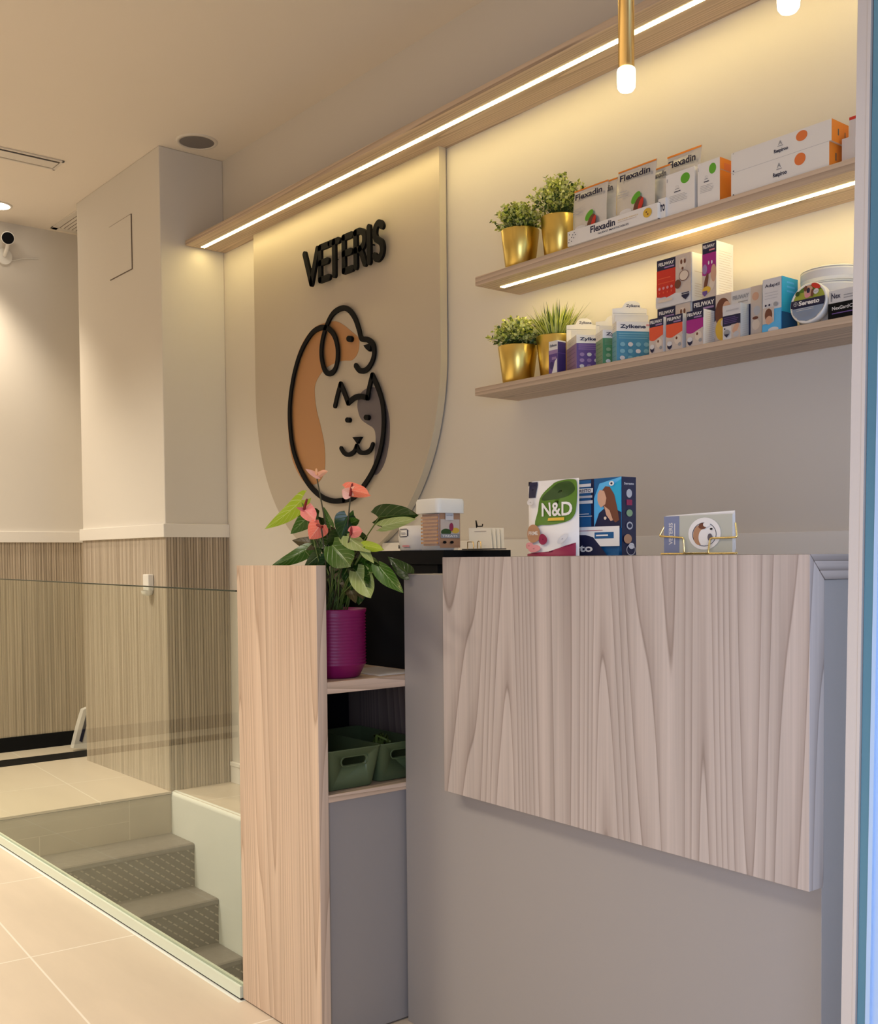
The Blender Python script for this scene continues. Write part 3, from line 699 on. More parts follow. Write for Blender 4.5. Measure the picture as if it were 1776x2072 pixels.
# black equipment riser behind the desk
xr_ = on(1033, 1113, 1, 1.98).x
b = MB(); b.box(-2.56, 1.75, .60, xr_-.03, 1.98, 1.10, M['black']); b.box(-2.56, 1.745, 1.1005, xr_, 1.98, 1.137, M['black'])
b.box(-2.5, 1.76, 0, -2.46, 1.8, .6, M['black']); b.box(-2.5, 1.93, 0, -2.46, 1.97, .6, M['black']); b.box(xr_-.1, 2.19-.26, 0, xr_-.06, 1.97, .6, M['black'])
ZB = 1.1375
tag(b.build('desk_riser', origin=(-2.2, 1.86, 0)), 'black raised cabinet top behind the desk carrying the treat tub', 'cabinet')

# ================================================================== STOREFRONT EDGE AT THE RIGHT
YD = 1.32
def fr_pt(px0, px1, z):    # along the slightly leaning frame
    a = on(px0, 0, 1, YD); c = on(px1, 2072, 1, YD); k = (z-c.z)/(a.z-c.z); return c+(a-c)*k
def stile(name, p0, p1, yo, d, m, parent, zl=0.0, zh=2.7):
    b = MB(); A = [fr_pt(p0[0], p0[1], zl), fr_pt(p1[0], p1[1], zl), fr_pt(p1[0], p1[1], zh), fr_pt(p0[0], p0[1], zh)]
    A = [Vector((q.x, YD+yo, q.z))-parent.location for q in A]
    b.prism(A, (0, d, 0), m); b.build(name, parent, bevel=.001)
door = empty('door_frame', (fr_pt(1701, 1735, 0).x, YD, 0), 'shop front door frame edge with cream strip and glazed stile coloured with blue sky reflection at the right', 'door frame')
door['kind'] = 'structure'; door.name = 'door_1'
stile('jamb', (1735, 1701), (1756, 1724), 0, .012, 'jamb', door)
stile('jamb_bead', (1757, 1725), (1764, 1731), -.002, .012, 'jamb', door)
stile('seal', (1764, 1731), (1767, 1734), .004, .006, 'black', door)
stile('stile', (1767, 1733), (1790, 1751), .001, .010, 'skydark', door)
stile('stile_bead', (1790, 1751), (1797, 1760), -.002, .014, 'skypale', door)
stile('glazing', (1797, 1760), (1980, 1943), .003, .006, 'skypale', door)
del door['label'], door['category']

# ================================================================== SHELF PLANTS
def gold_pot(c, rb, rtp, h, label, kind, seed):
    rnd = random.Random(seed)
    t = empty('potted_plant', c, label, 'potted plant', 'artificial plants in gold pots on the shelves')
    b = MB(); b.lathe([(0, .0005), (rb-.002, .0005), (rb, .002), (rtp, h-.002), (rtp-.001, h), (rtp-.003, h-.001), (rtp-.004, h-.02)], 'gold', seg=48); b.build('pot', t)
    b = MB(); b.lathe([(0, h-.012), (rtp-.004, h-.014)], 'soil', seg=24); b.build('soil', t)
    b = MB()
    def leaf(p, d, n, L, w, m):
        s = d.cross(n)
        if s.length < 1e-4: s = d.orthogonal()
        s.normalize(); n2 = s.cross(d).normalized()
        b.add([p, p+d*L*.45+s*w+n2*L*.10, p+d*L, p+d*L*.45-s*w+n2*L*.10, p+d*L*.5], [(0, 4, 1), (1, 4, 2), (2, 4, 3), (3, 4, 0)], m, True)
    if kind in ('ball', 'sprig'):
        N_ = 120 if kind == 'ball' else 120
        for i in range(N_):
            az = rnd.random()*2*PI; el = rnd.uniform(.15, 1.0) if kind == 'ball' else rnd.uniform(.25, 1.05)
            R_ = (rtp*1.45 if kind == 'ball' else rtp*1.6)*rnd.uniform(.75, 1.08)
            hz = (R_*.85 if kind == 'ball' else R_*1.15)
            a = Vector((math.cos(az)*rtp*.5*rnd.random(), math.sin(az)*rtp*.5*rnd.random(), h-.01))
            e = Vector((math.cos(az)*math.cos(el*1.5)*R_, math.sin(az)*math.cos(el*1.5)*R_, h+.006+math.sin(el*1.5)*hz))
            b.tube([a, (a+e)/2+Vector((0, 0, .008)), e], .0007, 'box2', 4, False)
            d0 = (e-a).normalized(); k = 7
            for j in range(k):
                q = a.lerp(e, .42+.6*j/(k-1)); 
                for sgn in (1, -1):
                    s = d0.orthogonal().normalized(); s.rotate(Matrix.Rotation(rnd.random()*6.28, 3, d0)); d = (d0*.7+s*sgn*.9).normalized()
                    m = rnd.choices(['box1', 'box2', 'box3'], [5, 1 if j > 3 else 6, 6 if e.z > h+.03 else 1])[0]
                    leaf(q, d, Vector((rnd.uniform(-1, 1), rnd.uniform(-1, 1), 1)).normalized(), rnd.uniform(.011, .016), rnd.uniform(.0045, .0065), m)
    else:
        for i in range(420):
            az = rnd.random()*2*PI; el = rnd.random()**.7
            a = Vector((math.cos(az)*rtp*.7*rnd.random(), math.sin(az)*rtp*.7*rnd.random(), h-.012))
            Lb = rnd.uniform(.07, .125); o_ = rnd.uniform(.1, 1.0); d = Vector((math.cos(az)*o_, math.sin(az)*o_, rnd.uniform(.55, 1.3))).normalized()
            if i % 30 == 0: Lb *= 1.25
            s = d.cross(Vector((0, 0, 1))).normalized()*rnd.uniform(.0014, .0026)
            m = rnd.choices(['box1', 'box2', 'box3'], [4, 3, 2])[0]
            md = a+d*Lb*.55+Vector((0, 0, .004)); e = a+d*Lb-Vector((0, 0, .006*o_))
            b.add([a-s*.6, a+s*.6, md+s, md-s, e], [(0, 1, 2, 3), (3, 2, 4)], m, True)
    b.build('foliage', t)
    return t
def pot_at(pxl, pxr, py_top, y, z0, label, kind, seed):
    a = on(pxl, py_top, 1, y); c = on(pxr, py_top, 1, y)
    cpx = (pxl+pxr)/2; m_ = on(cpx, py_top, 1, y); dd = (m_-EYE).dot(fw); r = (pxr-pxl)/2/FPX*dd; h = m_.z-z0
    gold_pot(Vector((m_.x, y, z0)), r*.76, r, h, label, kind, seed)
pot_at(1013, 1091, 468, 2.432, ZU, 'leftmost gold pot on the upper shelf with a rounded small-leaved bush', 'ball', 11)
pot_at(1093, 1172, 441, 2.472, ZU, 'gold pot with a taller dark leafy bush beside the pouch tray on the upper shelf', 'sprig', 5)
pot_at(1007, 1088, 702, 2.432, ZL, 'leftmost gold pot on the lower shelf with a rounded bright bush', 'ball', 23)
pot_at(1084, 1166, 682, 2.482, ZL, 'gold pot of tall spiky grass behind the purple box on the lower shelf', 'grass', 9)

# ================================================================== PRODUCTS
def carton(name, pl, pr_, ptop, y, z0, d, label, cat='box', group=None, body='white', front=None, side=None, left=None, rotz=0.0, top_at=None):
    """upright carton whose front face (parallel to the wall) spans pixels pl..pr_, its top-left corner at height ptop"""
    a = on(pl, ptop, 1, y); c = on(pr_, ptop, 1, y); w = c.x-a.x; h = a.z-z0
    b = MB(); b.box(0, 0, 0, w, d, h, body)
    if front: front(Face(b, (0, 0, 0), (1, 0, 0), (0, 0, 1), w, h))
    if side: side(Face(b, (w, 0, 0), (0, 1, 0), (0, 0, 1), d, h))
    o = b.build(name, loc=(a.x, y, z0), rotz=rotz)
    return tag(o, label, cat, group), a.x, w, h

YFU = 2.378
# --- upper shelf: pouch trays
def tray(pl, pr_, ptl, y, d, label, words):
    a = on(pl, ptl, 1, y); c = on(pr_, ptl, 1, y); w = c.x-a.x; h = a.z-ZU
    b = MB(); k = .0015
    b.box(0, 0, 0, w, k, h, 'white'); b.box(0, k, 0, w, d, k, 'white'); b.box(0, d-k, 0, w, d, h*2.0, 'white')
    b.prism([(0, k, 0), (0, d, 0), (0, d, h*2), (0, d*.6, h*1.1), (0, k, h)], (k, 0, 0), 'white'); b.prism([(w-k, k, 0), (w-k, d, 0), (w-k, d, h*2), (w-k, d*.6, h*1.1), (w-k, k, h)], (k, 0, 0), 'white')
    words(Face(b, (0, 0, 0), (1, 0, 0), (0, 0, 1), w, h))
    tag(b.build('display_tray', loc=(a.x, y, ZU)), label, 'display tray'); return a.x, w, h
def wf(F):
    F.text('Flexadin', .27, .42, .55, .88, 'navy', .03); F.text('ADVANCED FORMULA', .58, .62, .80, .70, 'yellowp', .0); F.lines(.58, .48, .80, .58, 1, 'beigep')
    F.text('NUEVO MASTICABLES', .36, .18, .70, .30, 'navy', .01)
    F.ell(.90, .55, .045, .30, 'yellowp'); F.ell(.89, .6, .008, .05, 'brownp'); F.ell(.905, .45, .008, .05, 'brownp')
    for u, v in ((.03, .75), (.07, .68), (.09, .8), (.03, .4), (.06, .52), (.085, .45), (.06, .25), (.03, .2), (.11, .62)): F.ell(u, v, .006, .035, 'navy', 8)
tx, tw, th_ = tray(1148, 1330, 470, YFU-.02, .10, 'white card tray of silver pouches at the left end of the upper shelf boxes', wf)
def wp(F): F.text('Pro', .04, .35, .92, .85, 'navy', .03)
tray(1331.5, 1346, 404, YFU-.008, .09, 'small white card tray wedged between pouch tray and white carton', wp)
def pouch(pl, pr_, ptop, y, z0, label, tilt=0.0, m='silver', art=True, group='silver foil pouches on the upper shelf'):
    a = on(pl, ptop, 1, y); c = on(pr_, ptop, 1, y); w = c.x-a.x; h = a.z-z0
    b = MB(); nx, nz = 12, 16; V = []; 
    for side_ in (0, 1):
        for j in range(nz+1):
            for i in range(nx+1):
                u, v = i/nx, j/nz; bulge = .012*math.sin(PI*u)**.6*max(0, math.sin(PI*min(1, (1-v)*1.05)))**.7 if v < .93 else 0
                wr = .0016*math.sin(v*23+u*5)*math.sin(PI*u)
                V.append((u*w+.002*math.sin(v*7), (-(bulge+wr) if side_ == 0 else bulge)+.014*v, v*h))
    f = []; o = (nx+1)*(nz+1)
    for j in range(nz):
        for i in range(nx):
            q = j*(nx+1)+i; f.append((q, q+1, q+nx+2, q+nx+1)); f.append((o+q, o+q+nx+1, o+q+nx+2, o+q+1))
    b.add(V, f, m, True)
    F = Face(b, (0, -.0135, 0), (1, 0, 0), (0, .014, h), w, h, .0003)
    F.O = Vector((0, -.0008, 0)); F.k = 1; F.rect(.0, .975, 1, 1.0, 'orange'); F.O = Vector((0, -.0115, 0))
    F.text('Flexadin', .12, .80, .92, .90, 'navy', .03)
    F.O = Vector((0, -.0155, 0))
    if art:
        F.ell(.60, .46, .13, .07, 'greendot', rot=.5); F.ell(.68, .30, .12, .17, 'brownp', rot=-.5); F.ell(.74, .33, .05, .11, 'redp', rot=-.5); F.ell(.35, .28, .16, .05, 'white'); F.lines(.12, .52, .40, .64, 3, 'grey'); F.text('A', .3, .1, .36, .15, 'midgrey')
    return tag(b.build('foil_pouch', loc=(a.x, y, z0)), label, 'pouch', group)
pouch(1156, 1224, 386, YFU+.015, ZU+.002, 'silver pouch at the left of the long white tray')
pouch(1200, 1243, 372, YFU+.060, ZU+.002, 'silver pouch mostly hidden behind the two front pouches', art=False)
pouch(1245, 1322, 347, YFU+.012, ZU+.002, 'larger silver pouch at the right of the long white tray')
pouch(1316, 1350, 341, YFU+.05, ZU+.002, 'grey pouch squeezed in behind the small tray', art=False)
pouch(1344, 1413, 316, YFU+.09, ZU+.002, 'tall pouch standing behind the first green-dotted carton', art=False)
def gd(F):
    F.ell(.68, .80, .16, .12, 'greendot'); F.ring(.40, .66, .05, .02, 'midgrey'); F.rect(.33, .60, .48, .615, 'midgrey'); F.rect(.30, .535, .52, .555, 'navy'); F.lines(.14, .30, .76, .48, 5, 'midgrey', .18)
    F.rect(.05, .82, .07, .9, 'midgrey')
carton('medicine_carton', 1347, 1405, 356, YFU, ZU, .085, 'white carton with a green dot beside the pouches on the upper shelf', front=gd)
carton('medicine_carton', 1411, 1456, 333, YFU, ZU, .085, 'white and orange carton with a green dot next to the long orange-dotted cartons', front=gd, side=lambda F: (F.rect(0, 0, 1, 1, 'orange'), F.rect(0, .72, 1, .74, 'skin'), F.rect(.2, .74, .9, .9, 'orangedot')))
def rsp(F):
    F.rect(0, 0, 1, .018, 'grey')  # shade seam between the stacked cartons, painted as a grey strip
    F.ell(.72, .68, .055, .24, 'orangedot'); F.text('A', .49, .62, .53, .80, 'midgrey'); F.rect(.485, .54, .54, .57, 'midgrey'); F.text('Respiroo', .45, .22, .59, .44, 'navy', .03)
    F.ell(.03, .08, .008, .03, 'navy'); F.ell(.03, .93, .006, .02, 'midgrey')
osd = lambda F: (F.rect(0, 0, 1, 1, 'orange'), F.rect(.35, .35, .42, .65, 'shade'), F.rect(.75, .3, .80, .6, 'shade'))
a = on(1479, 394, 1, YFU); hh = (on(1479, 311, 1, YFU).z-ZU)/2
b1, x_, w_, h_ = carton('long_carton', 1479, 1677, 352, YFU, ZU, .075, 'long white carton with orange dot and orange end, lower of the two stacked', group=None, front=rsp, side=osd)
carton('long_carton', 1479, 1682, 311, YFU, ZU+h_, .075, 'long white carton with orange dot and orange end, upper of the two stacked', front=rsp, side=osd)
o3, x3, w3, h3 = carton('medicine_carton', 1703, 1750, 282, YFU+.03, ZU, .05, 'plain pale carton at the far right end of the upper shelf', body='lightgrey')
carton('medicine_carton', 1718, 1750, 238, YFU+.035, ZU+h3, .04, 'small carton with reddish top stacked at the far right of the upper shelf', body='lightgrey', front=lambda F: F.rect(0, .85, 1, 1, 'redp'))

# --- lower shelf
YL = 2.382
def zyl_small(F):
    F.rect(0, 0, 1, .62, 'purple'); F.rect(0, .60, 1, .72, 'lilac'); F.text('Zylkene', .1, .80, .9, .9, 'navy', .02); F.poly([(.35, 0), (.95, 0), (.95, .45), (.7, .36), (.55, .18)], 'white'); F.ell(.35, .25, .2, .12, 'violetdark'); F.rect(.4, .42, .9, .5, 'lilac')
carton('medicine_carton', 1110, 1128, 692, YL-.008, ZL, .035, 'small slim violet carton with a white top in front of the grass pot', front=zyl_small, side=lambda F: (F.rect(0, 0, 1, .96, 'violetdark'), F.rect(0, .6, 1, .62, 'purple')))
def dispenser(pc, ptop, dep, w, hh, label, c1, c2, word, headw, y=2.382):
    """counter dispenser turned to face the viewer; pc = pixel of its near corner"""
    c = on(pc, ptop, 1, y); h = c.z-ZL
    b = MB(); b.box(0, 0, 0, w, dep, h, 'white')
    F = Face(b, (0, 0, 0), (1, 0, 0), (0, 0, 1), w, h); F.rect(0, 0, 1, .76, c1); F.text(word, .10, .81, .10+.105*len(word), .93, 'navy', .03)
    F.rect(.85, .9, .97, .94, 'pinkp')
    F.lines(.06, .56, .94, .73, 3, c2, .35, .1)
    for i in range(3):
        for j in range(4): F.ell(.16+.225*j, .10+.165*i, .075, .055, 'lightgrey' if (i+j) % 3 == 0 else c2, 10)
    G = Face(b, (0, dep, 0), (0, -1, 0), (0, 0, 1), dep, h); G.rect(0, 0, 1, .76, c2); G.lines(.1, .1, .9, .7, 5, c1, .12, .1); G.lines(.2, .82, .8, .92, 2, 'lightgrey', .3)
    k = .0015; hs = [(0, 0), (w, 0), (w, hh*.88), (w*.84, hh*.89), (w*.78, hh*.97), (w*.66, hh), (w*.46, hh*.995), (w*.36, hh*.96), (w*.28, hh*.89), (0, hh*.87)]
    b.prism([(x, dep, z) for x, z in hs], (0, k, 0), 'white')
    b.box(.002, dep*.55, h, w-.002, dep*.55+k, h+(hh-h)*.35, 'lightgrey')
    H = Face(b, (0, dep, 0), (1, 0, 0), (0, 0, 1), w, hh); H.rect(.02, .80, .98, .806, 'midgrey')
    if headw: H.text(headw, .40, .89, .80, .945, 'navy', .02)
    return tag(b.build('counter_dispenser', loc=(c.x, y, ZL), rotz=math.radians(59)), label, 'box')
dispenser(1166, 677, .115, .10, .180, 'purple and white dispenser box with rounded header on the lower shelf', 'purple', 'lilac', 'Zylkene', 'Zylkene')
dispenser(1219, 667, .070, .10, .160, 'green and white dispenser box between the purple and blue ones', 'greenp', 'sage', 'Zylkene', '')
dispenser(1247, 650, .040, .105, .186, 'wide blue and white dispenser box on the lower shelf', 'bluep', 'bluel', 'Zylkene', 'Zylkene')
def fel(c, fancy=False):
    def f(F):
        F.rect(0, .76, 1, 1, 'navy'); F.text('FELIWAY', .06, .86, .92, .95, 'white', .03); F.rect(.45, .79, .9, .83, 'lilac')
        F.rect(0, .42, 1, .76, c); F.ell(.3, .44, .3, .07, c); F.poly([(0, 0), (1, 0), (1, .50), (.62, .42), (.35, .36), (0, .40)], 'beigep')
        F.ell(.72, .28, .20, .13, 'skinlight'); F.ell(.66, .33, .06, .04, 'brownp'); F.ell(.85, .14, .10, .05, 'midgrey'); F.poly([(.08, .16), (.40, .16), (.36, .08), (.24, .03), (.12, .08)], 'navy'); F.ell(.24, .20, .15, .07, 'lightgrey')
    return f
fg = 'cat calming cartons with navy headers on the lower shelf'
carton('medicine_carton', 1314, 1342, 647, YL-.006, ZL, .022, 'small vermilion and navy carton next to the blue dispenser', group=None, front=fel('orangered'))
carton('medicine_carton', 1348, 1381, 641, YL-.006, ZL, .028, 'small vermilion carton with pale side, second of the small navy-topped ones', front=fel('orangered'), side=lambda F: F.rect(0, 0, 1, 1, 'lightgrey'))
carton('medicine_carton', 1389, 1423, 632, YL-.006, ZL, .055, 'small pink and navy carton with a pale lined side', front=fel('magenta'), side=lambda F: F.lines(.15, .06, .9, .95, 16, 'beigep', .15, .2))
def felbig(word_m, c):
    def f(F):
        F.rect(0, .78, .55, 1, 'navy'); F.text('FELIWAY', .05, .87, .50, .94, 'white', .03); F.rect(.22, .81, .5, .84, 'lilac')
        F.rect(0, .22, .56, .78, c); F.rect(.04, .60, .40, .62, 'orangered'); F.rect(.04, .5, .5, .52, 'orangered'); F.ell(.4, .24, .16, .06, c)
        for i in range(4): F.ell(.09+.12*i, .40, .035, .03, 'pinkp'); F.ell(.09+.12*i, .31, .02, .02, 'orangered')
        F.rect(.57, 0, 1, 1, 'beigep'); F.poly([(0, 0), (1, 0), (1, .2), (.56, .24), (.3, .18), (0, .24)], 'lightgrey')
        F.ell(.78, .80, .11, .12, 'skinlight'); F.ell(.74, .84, .03, .05, 'brownp'); F.ell(.84, .84, .03, .05, 'brownp'); F.ell(.78, .70, .03, .03, 'brownp')
        F.ell(.82, .55, .13, .10, 'skinlight', rot=.4); F.ring(.82, .55, .14, .11, 'brownp', .1); F.ell(.65, .40, .09, .09, 'brownp', rot=.6)
        F.poly([(.76, .20), (.97, .20), (.97, .13), (.87, .05), (.76, .13)], 'navy'); F.rect(.76, .165, .97, .175, 'lightgrey'); F.rect(.1, .10, .5, .16, 'skinlight')
    return f
YB = 2.425
# back row: wide navy-topped carton, another beside it, then two more stacked on top
o, xa, wa, ha = carton('medicine_carton', 1330, 1399, 627, YB, ZL, .09, 'wide navy-headed carton hidden behind the two small vermilion ones', front=felbig('n', 'redp'))
o, xb, wb, hb = carton('medicine_carton', 1401, 1449, 610, YB, ZL, .09, 'navy-headed carton behind the small pink one, under the tall magenta carton', front=fel('navy'))
carton('medicine_carton', 1329, 1400, 529, YB-.004, ZL+ha+.0003, .10, 'large red and navy carton with cat pictures on top of the back row', front=felbig('r', 'redp'), side=lambda F: (F.rect(.1, .62, .9, .63, 'beigep'), F.ell(.7, .5, .12, .08, 'beigep'), F.lines(.1, .1, .5, .4, 6, 'beigep', .15)))
def felmag(F):
    F.rect(0, .80, 1, 1, 'navy'); F.text('FELIWAY', .05, .90, .9, .96, 'white', .03); F.rect(.5, .84, .9, .87, 'pinkp'); F.rect(0, .40, 1, .80, 'magenta')
    F.poly([(0, 0), (1, 0), (1, .5), (.6, .44), (.3, .38), (0, .42)], 'beigep'); F.ell(.2, .52, .17, .09, 'lilac'); F.ell(.3, .28, .22, .10, 'brownp', rot=.7); F.ell(.75, .25, .24, .12, 'skinlight', rot=.4); F.ell(.85, .42, .2, .16, 'skin'); F.ell(.35, .14, .3, .06, 'yellowp')
    F.poly([(.05, .12), (.42, .12), (.40, .07), (.22, .02), (.05, .07)], 'purple'); F.ell(.52, .62, .05, .035, 'white'); F.ell(.75, .62, .05, .035, 'white')
carton('medicine_carton', 1421, 1449, 494, YB-.004, ZL+hb+.0003, .075, 'tall magenta and navy carton topmost of the back stack', front=felmag, side=lambda F: F.lines(.15, .03, .92, .85, 18, 'beigep', .13, .15))
def felphoto(F):
    F.rect(0, 0, 1, 1, 'lightgrey'); F.rect(0, 0, .34, 1, 'beigep'); F.ell(.16, .62, .17, .30, 'brownp'); F.ell(.24, .68, .09, .16, 'skin'); F.ell(.14, .3, .14, .22, 'yellowp'); F.ell(.22, .42, .10, .10, 'skinlight')
    F.text('FELIWAY', .38, .82, .72, .90, 'midgrey', .03); F.rect(.5, .75, .70, .77, 'midgrey'); F.rect(.36, .05, .76, .68, 'navy'); F.rect(.36, .05, .7, .6, 'lightgrey')
    F.rect(.77, 0, 1, 1, 'beigep'); F.ell(.87, .80, .07, .08, 'skin'); F.ell(.90, .52, .07, .09, 'grey'); F.ell(.88, .25, .08, .10, 'skinlight'); F.ell(.87, .38, .06, .03, 'brownp')
carton('medicine_carton', 1448, 1543, 598, YB-.01, ZL, .08, 'wide photo-printed carton with a woman and cats behind the small grey one', front=felphoto)
def felgrey(F):
    F.rect(0, .40, 1, .70, 'navy'); F.lines(.06, .46, .9, .66, 4, 'purple', .3); F.rect(.2, .82, .9, .86, 'grey'); F.rect(.5, 0, 1, .42, 'beigep'); F.ell(.75, .30, .2, .10, 'skin', rot=.5); F.ell(.78, .12, .16, .08, 'grey'); F.ell(.25, .2, .17, .09, 'midgrey'); F.poly([(.1, .16), (.4, .16), (.25, .06)], 'navy'); F.ell(.15, .32, .04, .025, 'navy')
carton('medicine_carton', 1462, 1498, 620, YL-.006, ZL, .058, 'small grey and navy carton with a lined grey side', body='lightgrey', front=felgrey, side=lambda F: F.lines(.12, .06, .9, .9, 16, 'grey', .15, .2))
def pup(F):
    F.rect(0, .42, 1, 1, 'lightgrey'); F.text('Adaptil', .12, .82, .9, .90, 'navy', .02); F.lines(.12, .6, .9, .76, 3, 'grey', .2); F.rect(0, .16, .62, .46, 'beigep'); F.ell(.33, .32, .20, .12, 'brownp'); F.ell(.36, .22, .18, .08, 'skin'); F.poly([(0, 0), (1, 0), (1, .42), (.85, .30), (.62, .18), (.3, .13), (0, .14)], 'skyprint'); F.ell(.6, .03, .28, .05, 'lightgrey')
    F.ell(.72, .50, .12, .04, 'midgrey'); F.ell(.2, .50, .05, .02, 'navy'); F.ell(.4, .50, .05, .02, 'navy')
carton('medicine_carton', 1543, 1581, 567, YL-.002, ZL, .07, 'tall pale carton with bright blue side and a dog picture', body='skyprint', front=pup, side=lambda F: (F.rect(0, 0, 1, .35, 'deepblue'), F.rect(0, .35, 1, .7, 'cyan'), F.rect(0, .7, 1, 1, 'cyan'), F.lines(.3, .7, .9, .95, 3, 'skyprint', .4)))
# round tins
def tin(c, r, d, axis, label, art=False, tiltx=0.0):
    b = MB(); b.lathe([(0, 0), (r-.002, 0), (r, .002), (r, d-.002), (r-.002, d), (r-.006, d), (r-.007, d-.002), (0, d-.002)], 'cloudy' if axis == 'z' else 'whiteplastic', seg=56)
    if axis == 'z': b.lathe([(r+.0004, d*.25), (r+.0004, d*.75)], 'lightgrey', seg=56); b.lathe([(r+.0006, d*.86), (r+.0006, d*.9)], 'midgrey', seg=56)
    if art:
        F = Face(b, (-r, -r, d-.0012), (1, 0, 0), (0, 1, 0), 2*r, 2*r, .0003); n = 40; R_ = .46
        def chord(v0, v1, m):
            pts = []
            k = 16
            for i in range(k+1):
                v = v0+(v1-v0)*i/k; pts.append((.5+math.sqrt(max(0, R_*R_-(v-.5)**2)), v))
            for i in range(k, -1, -1):
                v = v0+(v1-v0)*i/k; pts.append((.5-math.sqrt(max(0, R_*R_-(v-.5)**2)), v))
            F.poly(pts, m)
        chord(.56, .96, 'grassp'); chord(.78, .96, 'leafp'); chord(.40, .60, 'navy'); chord(.04, .40, mat('steel_blue_print', (.24, .30, .40), .4))
        F.ell(.48, .78, .12, .15, 'skin'); F.ell(.40, .86, .05, .07, 'brownp'); F.ell(.48, .80, .045, .07, 'navy'); F.ell(.47, .68, .08, .06, 'pinkp'); F.ell(.68, .88, .14, .06, 'redp', rot=-.5)
        F.ell(.60, .72, .04, .10, 'brownp'); F.ell(.70, .74, .07, .07, 'lightgrey'); F.rect(.65, .73, .75, .745, 'midgrey'); F.ell(.2, .76, .06, .06, 'leafd')
        chord(.41, .59, 'navy'); F.text('Seresto', .26, .445, .82, .56, 'white', .035); F.ring(.175, .50, .055, .055, 'grey', .2); F.rect(.17, .46, .18, .54, 'grey'); F.rect(.135, .497, .215, .505, 'grey')
        F.lines(.22, .30, .78, .38, 2, 'lightgrey', .25); F.lines(.25, .14, .75, .27, 4, 'midgrey', .18)
    t = tag(b.build('round_tin', loc=c), label, 'tin'); return t
ca = on(1639, 600, 1, 2.385); rr = .0505
o = tin(Vector((ca.x, 2.398, ZL+rr*.985)), rr, .022, 'y', 'round tin with dog picture leaning upright at the right of the lower shelf', art=True)
o.rotation_euler = (math.radians(82), 0, math.radians(0))
cs = on(1672, 560, 1, 2.475)
zt_ = ZL+.0003
for i, (dx, dr) in enumerate(((0, 0), (.004, 0), (-.003, 0), (.002, 0))):
    tin(Vector((cs.x+dx+.008, 2.487, zt_)), .077, .036, 'z', ['bottom tin of the flat stack behind the upright dog tin', 'second tin up in the flat stack behind the dog tin', 'third tin up in the flat stack behind the dog tin', 'topmost tin of the flat stack behind the dog tin'][i]); zt_ += .0363
def ng(F): F.rect(.05, .15, .10, .85, 'midgrey'); F.text('Nex', .08, .35, .35, .75, 'navy', .02); F.lines(.45, .2, .95, .6, 2, 'midgrey', .3)
def bc(F): F.text('NexGard', .12, .55, .6, .78, 'lightgrey', .02); F.text('Combo', .62, .55, 1.1, .78, 'grey', .02); F.lines(.12, .25, .9, .42, 1, 'purple', .4)
o, xx, ww, hz = carton('medicine_carton', 1675, 1745, 616, 2.374, ZL, .05, 'black carton at the right end of the lower shelf, under a white one', body='black', front=bc)
carton('medicine_carton', 1677, 1745, 590, 2.376, ZL+hz, .05, 'white carton lying on the black one beside the dog tin', body='lightgrey', front=ng)

# ================================================================== ON THE DESK
ZD = 1.1195
def on_desk_y(px): return 1.60
# stand-up pouch
y0 = 1.585
a = on(1070, 1120, 1, y0); c = on(1172, 1120, 1, y0); w = c.x-a.x; h = on(1110, 972, 1, y0).z-ZD
b = MB(); nx, nz = 14, 16; V = []
for sd in (-1, 1):
    for j in range(nz+1):
        for i in range(nx+1):
            u, v = i/nx, j/nz; bl = .022*(1-v)**.8*math.sin(PI*u)**.5+.003*math.sin(v*17+u*4)*math.sin(PI*u)*(1 if v < .95 else 0)
            V.append((u*w, sd*bl, v*h))
f = []; o_ = (nx+1)*(nz+1)
for j in range(nz):
    for i in range(nx):
        q = j*(nx+1)+i; f.append((q, q+1, q+nx+2, q+nx+1)); f.append((o_+q, o_+q+nx+1, o_+q+nx+2, o_+q+1))
b.add(V, f, 'white', True)
class Pouch(Face):
    def P(s, u, v, k=None):
        kk = s.k if k is None else k; bl = .022*(1-v)**.8*max(0, math.sin(PI*min(max(u, 0), 1)))**.5+.003*math.sin(v*17+u*4)*math.sin(PI*u)*(1 if v < .95 else 0)
        return Vector((u*w, -bl-.0012-.0004*kk, v*h))
F = Pouch(b, (0, 0, 0), (1, 0, 0), (0, 0, 1), w, h)
def gridpoly(F, outline, m, n=9):
    """fill a convex-ish outline with a fan of rings so it follows the curved pouch"""
    F.k += 1; cx = sum(p[0] for p in outline)/len(outline); cy = sum(p[1] for p in outline)/len(outline); V = []; k = len(outline)
    for r in range(1, n+1): V += [F.P(cx+(x-cx)*r/n, cy+(y-cy)*r/n) for x, y in outline]
    V.append(F.P(cx, cy)); f = [(r*k+i, r*k+(i+1) % k, (r+1)*k+(i+1) % k, (r+1)*k+i) for r in range(n-1) for i in range(k)]+[(n*k, i, (i+1) % k) for i in range(k)]
    F.mb.add(V, f, m, True)
def el(u, v, a_, b_, n=24, rot=0): return [(u+a_*math.cos(2*PI*i/n)*math.cos(rot)-b_*math.sin(2*PI*i/n)*math.sin(rot), v+a_*math.cos(2*PI*i/n)*math.sin(rot)+b_*math.sin(2*PI*i/n)*math.cos(rot)) for i in range(n)]
def dens(L, n=5):
    o_ = []
    for i in range(len(L)):
        p, q = L[i], L[(i+1) % len(L)]; o_ += [(p[0]+(q[0]-p[0])*k/n, p[1]+(q[1]-p[1])*k/n) for k in range(n)]
    return o_
gridpoly(F, dens([(.03, .78), (.20, .78), (.20, .99), (.03, .99)]), 'navy')
gridpoly(F, dens([(0.02, 0.0), (.98, 0.0), (.98, .17), (.8, .10), (.5, .05), (.02, .03)]), 'berry')
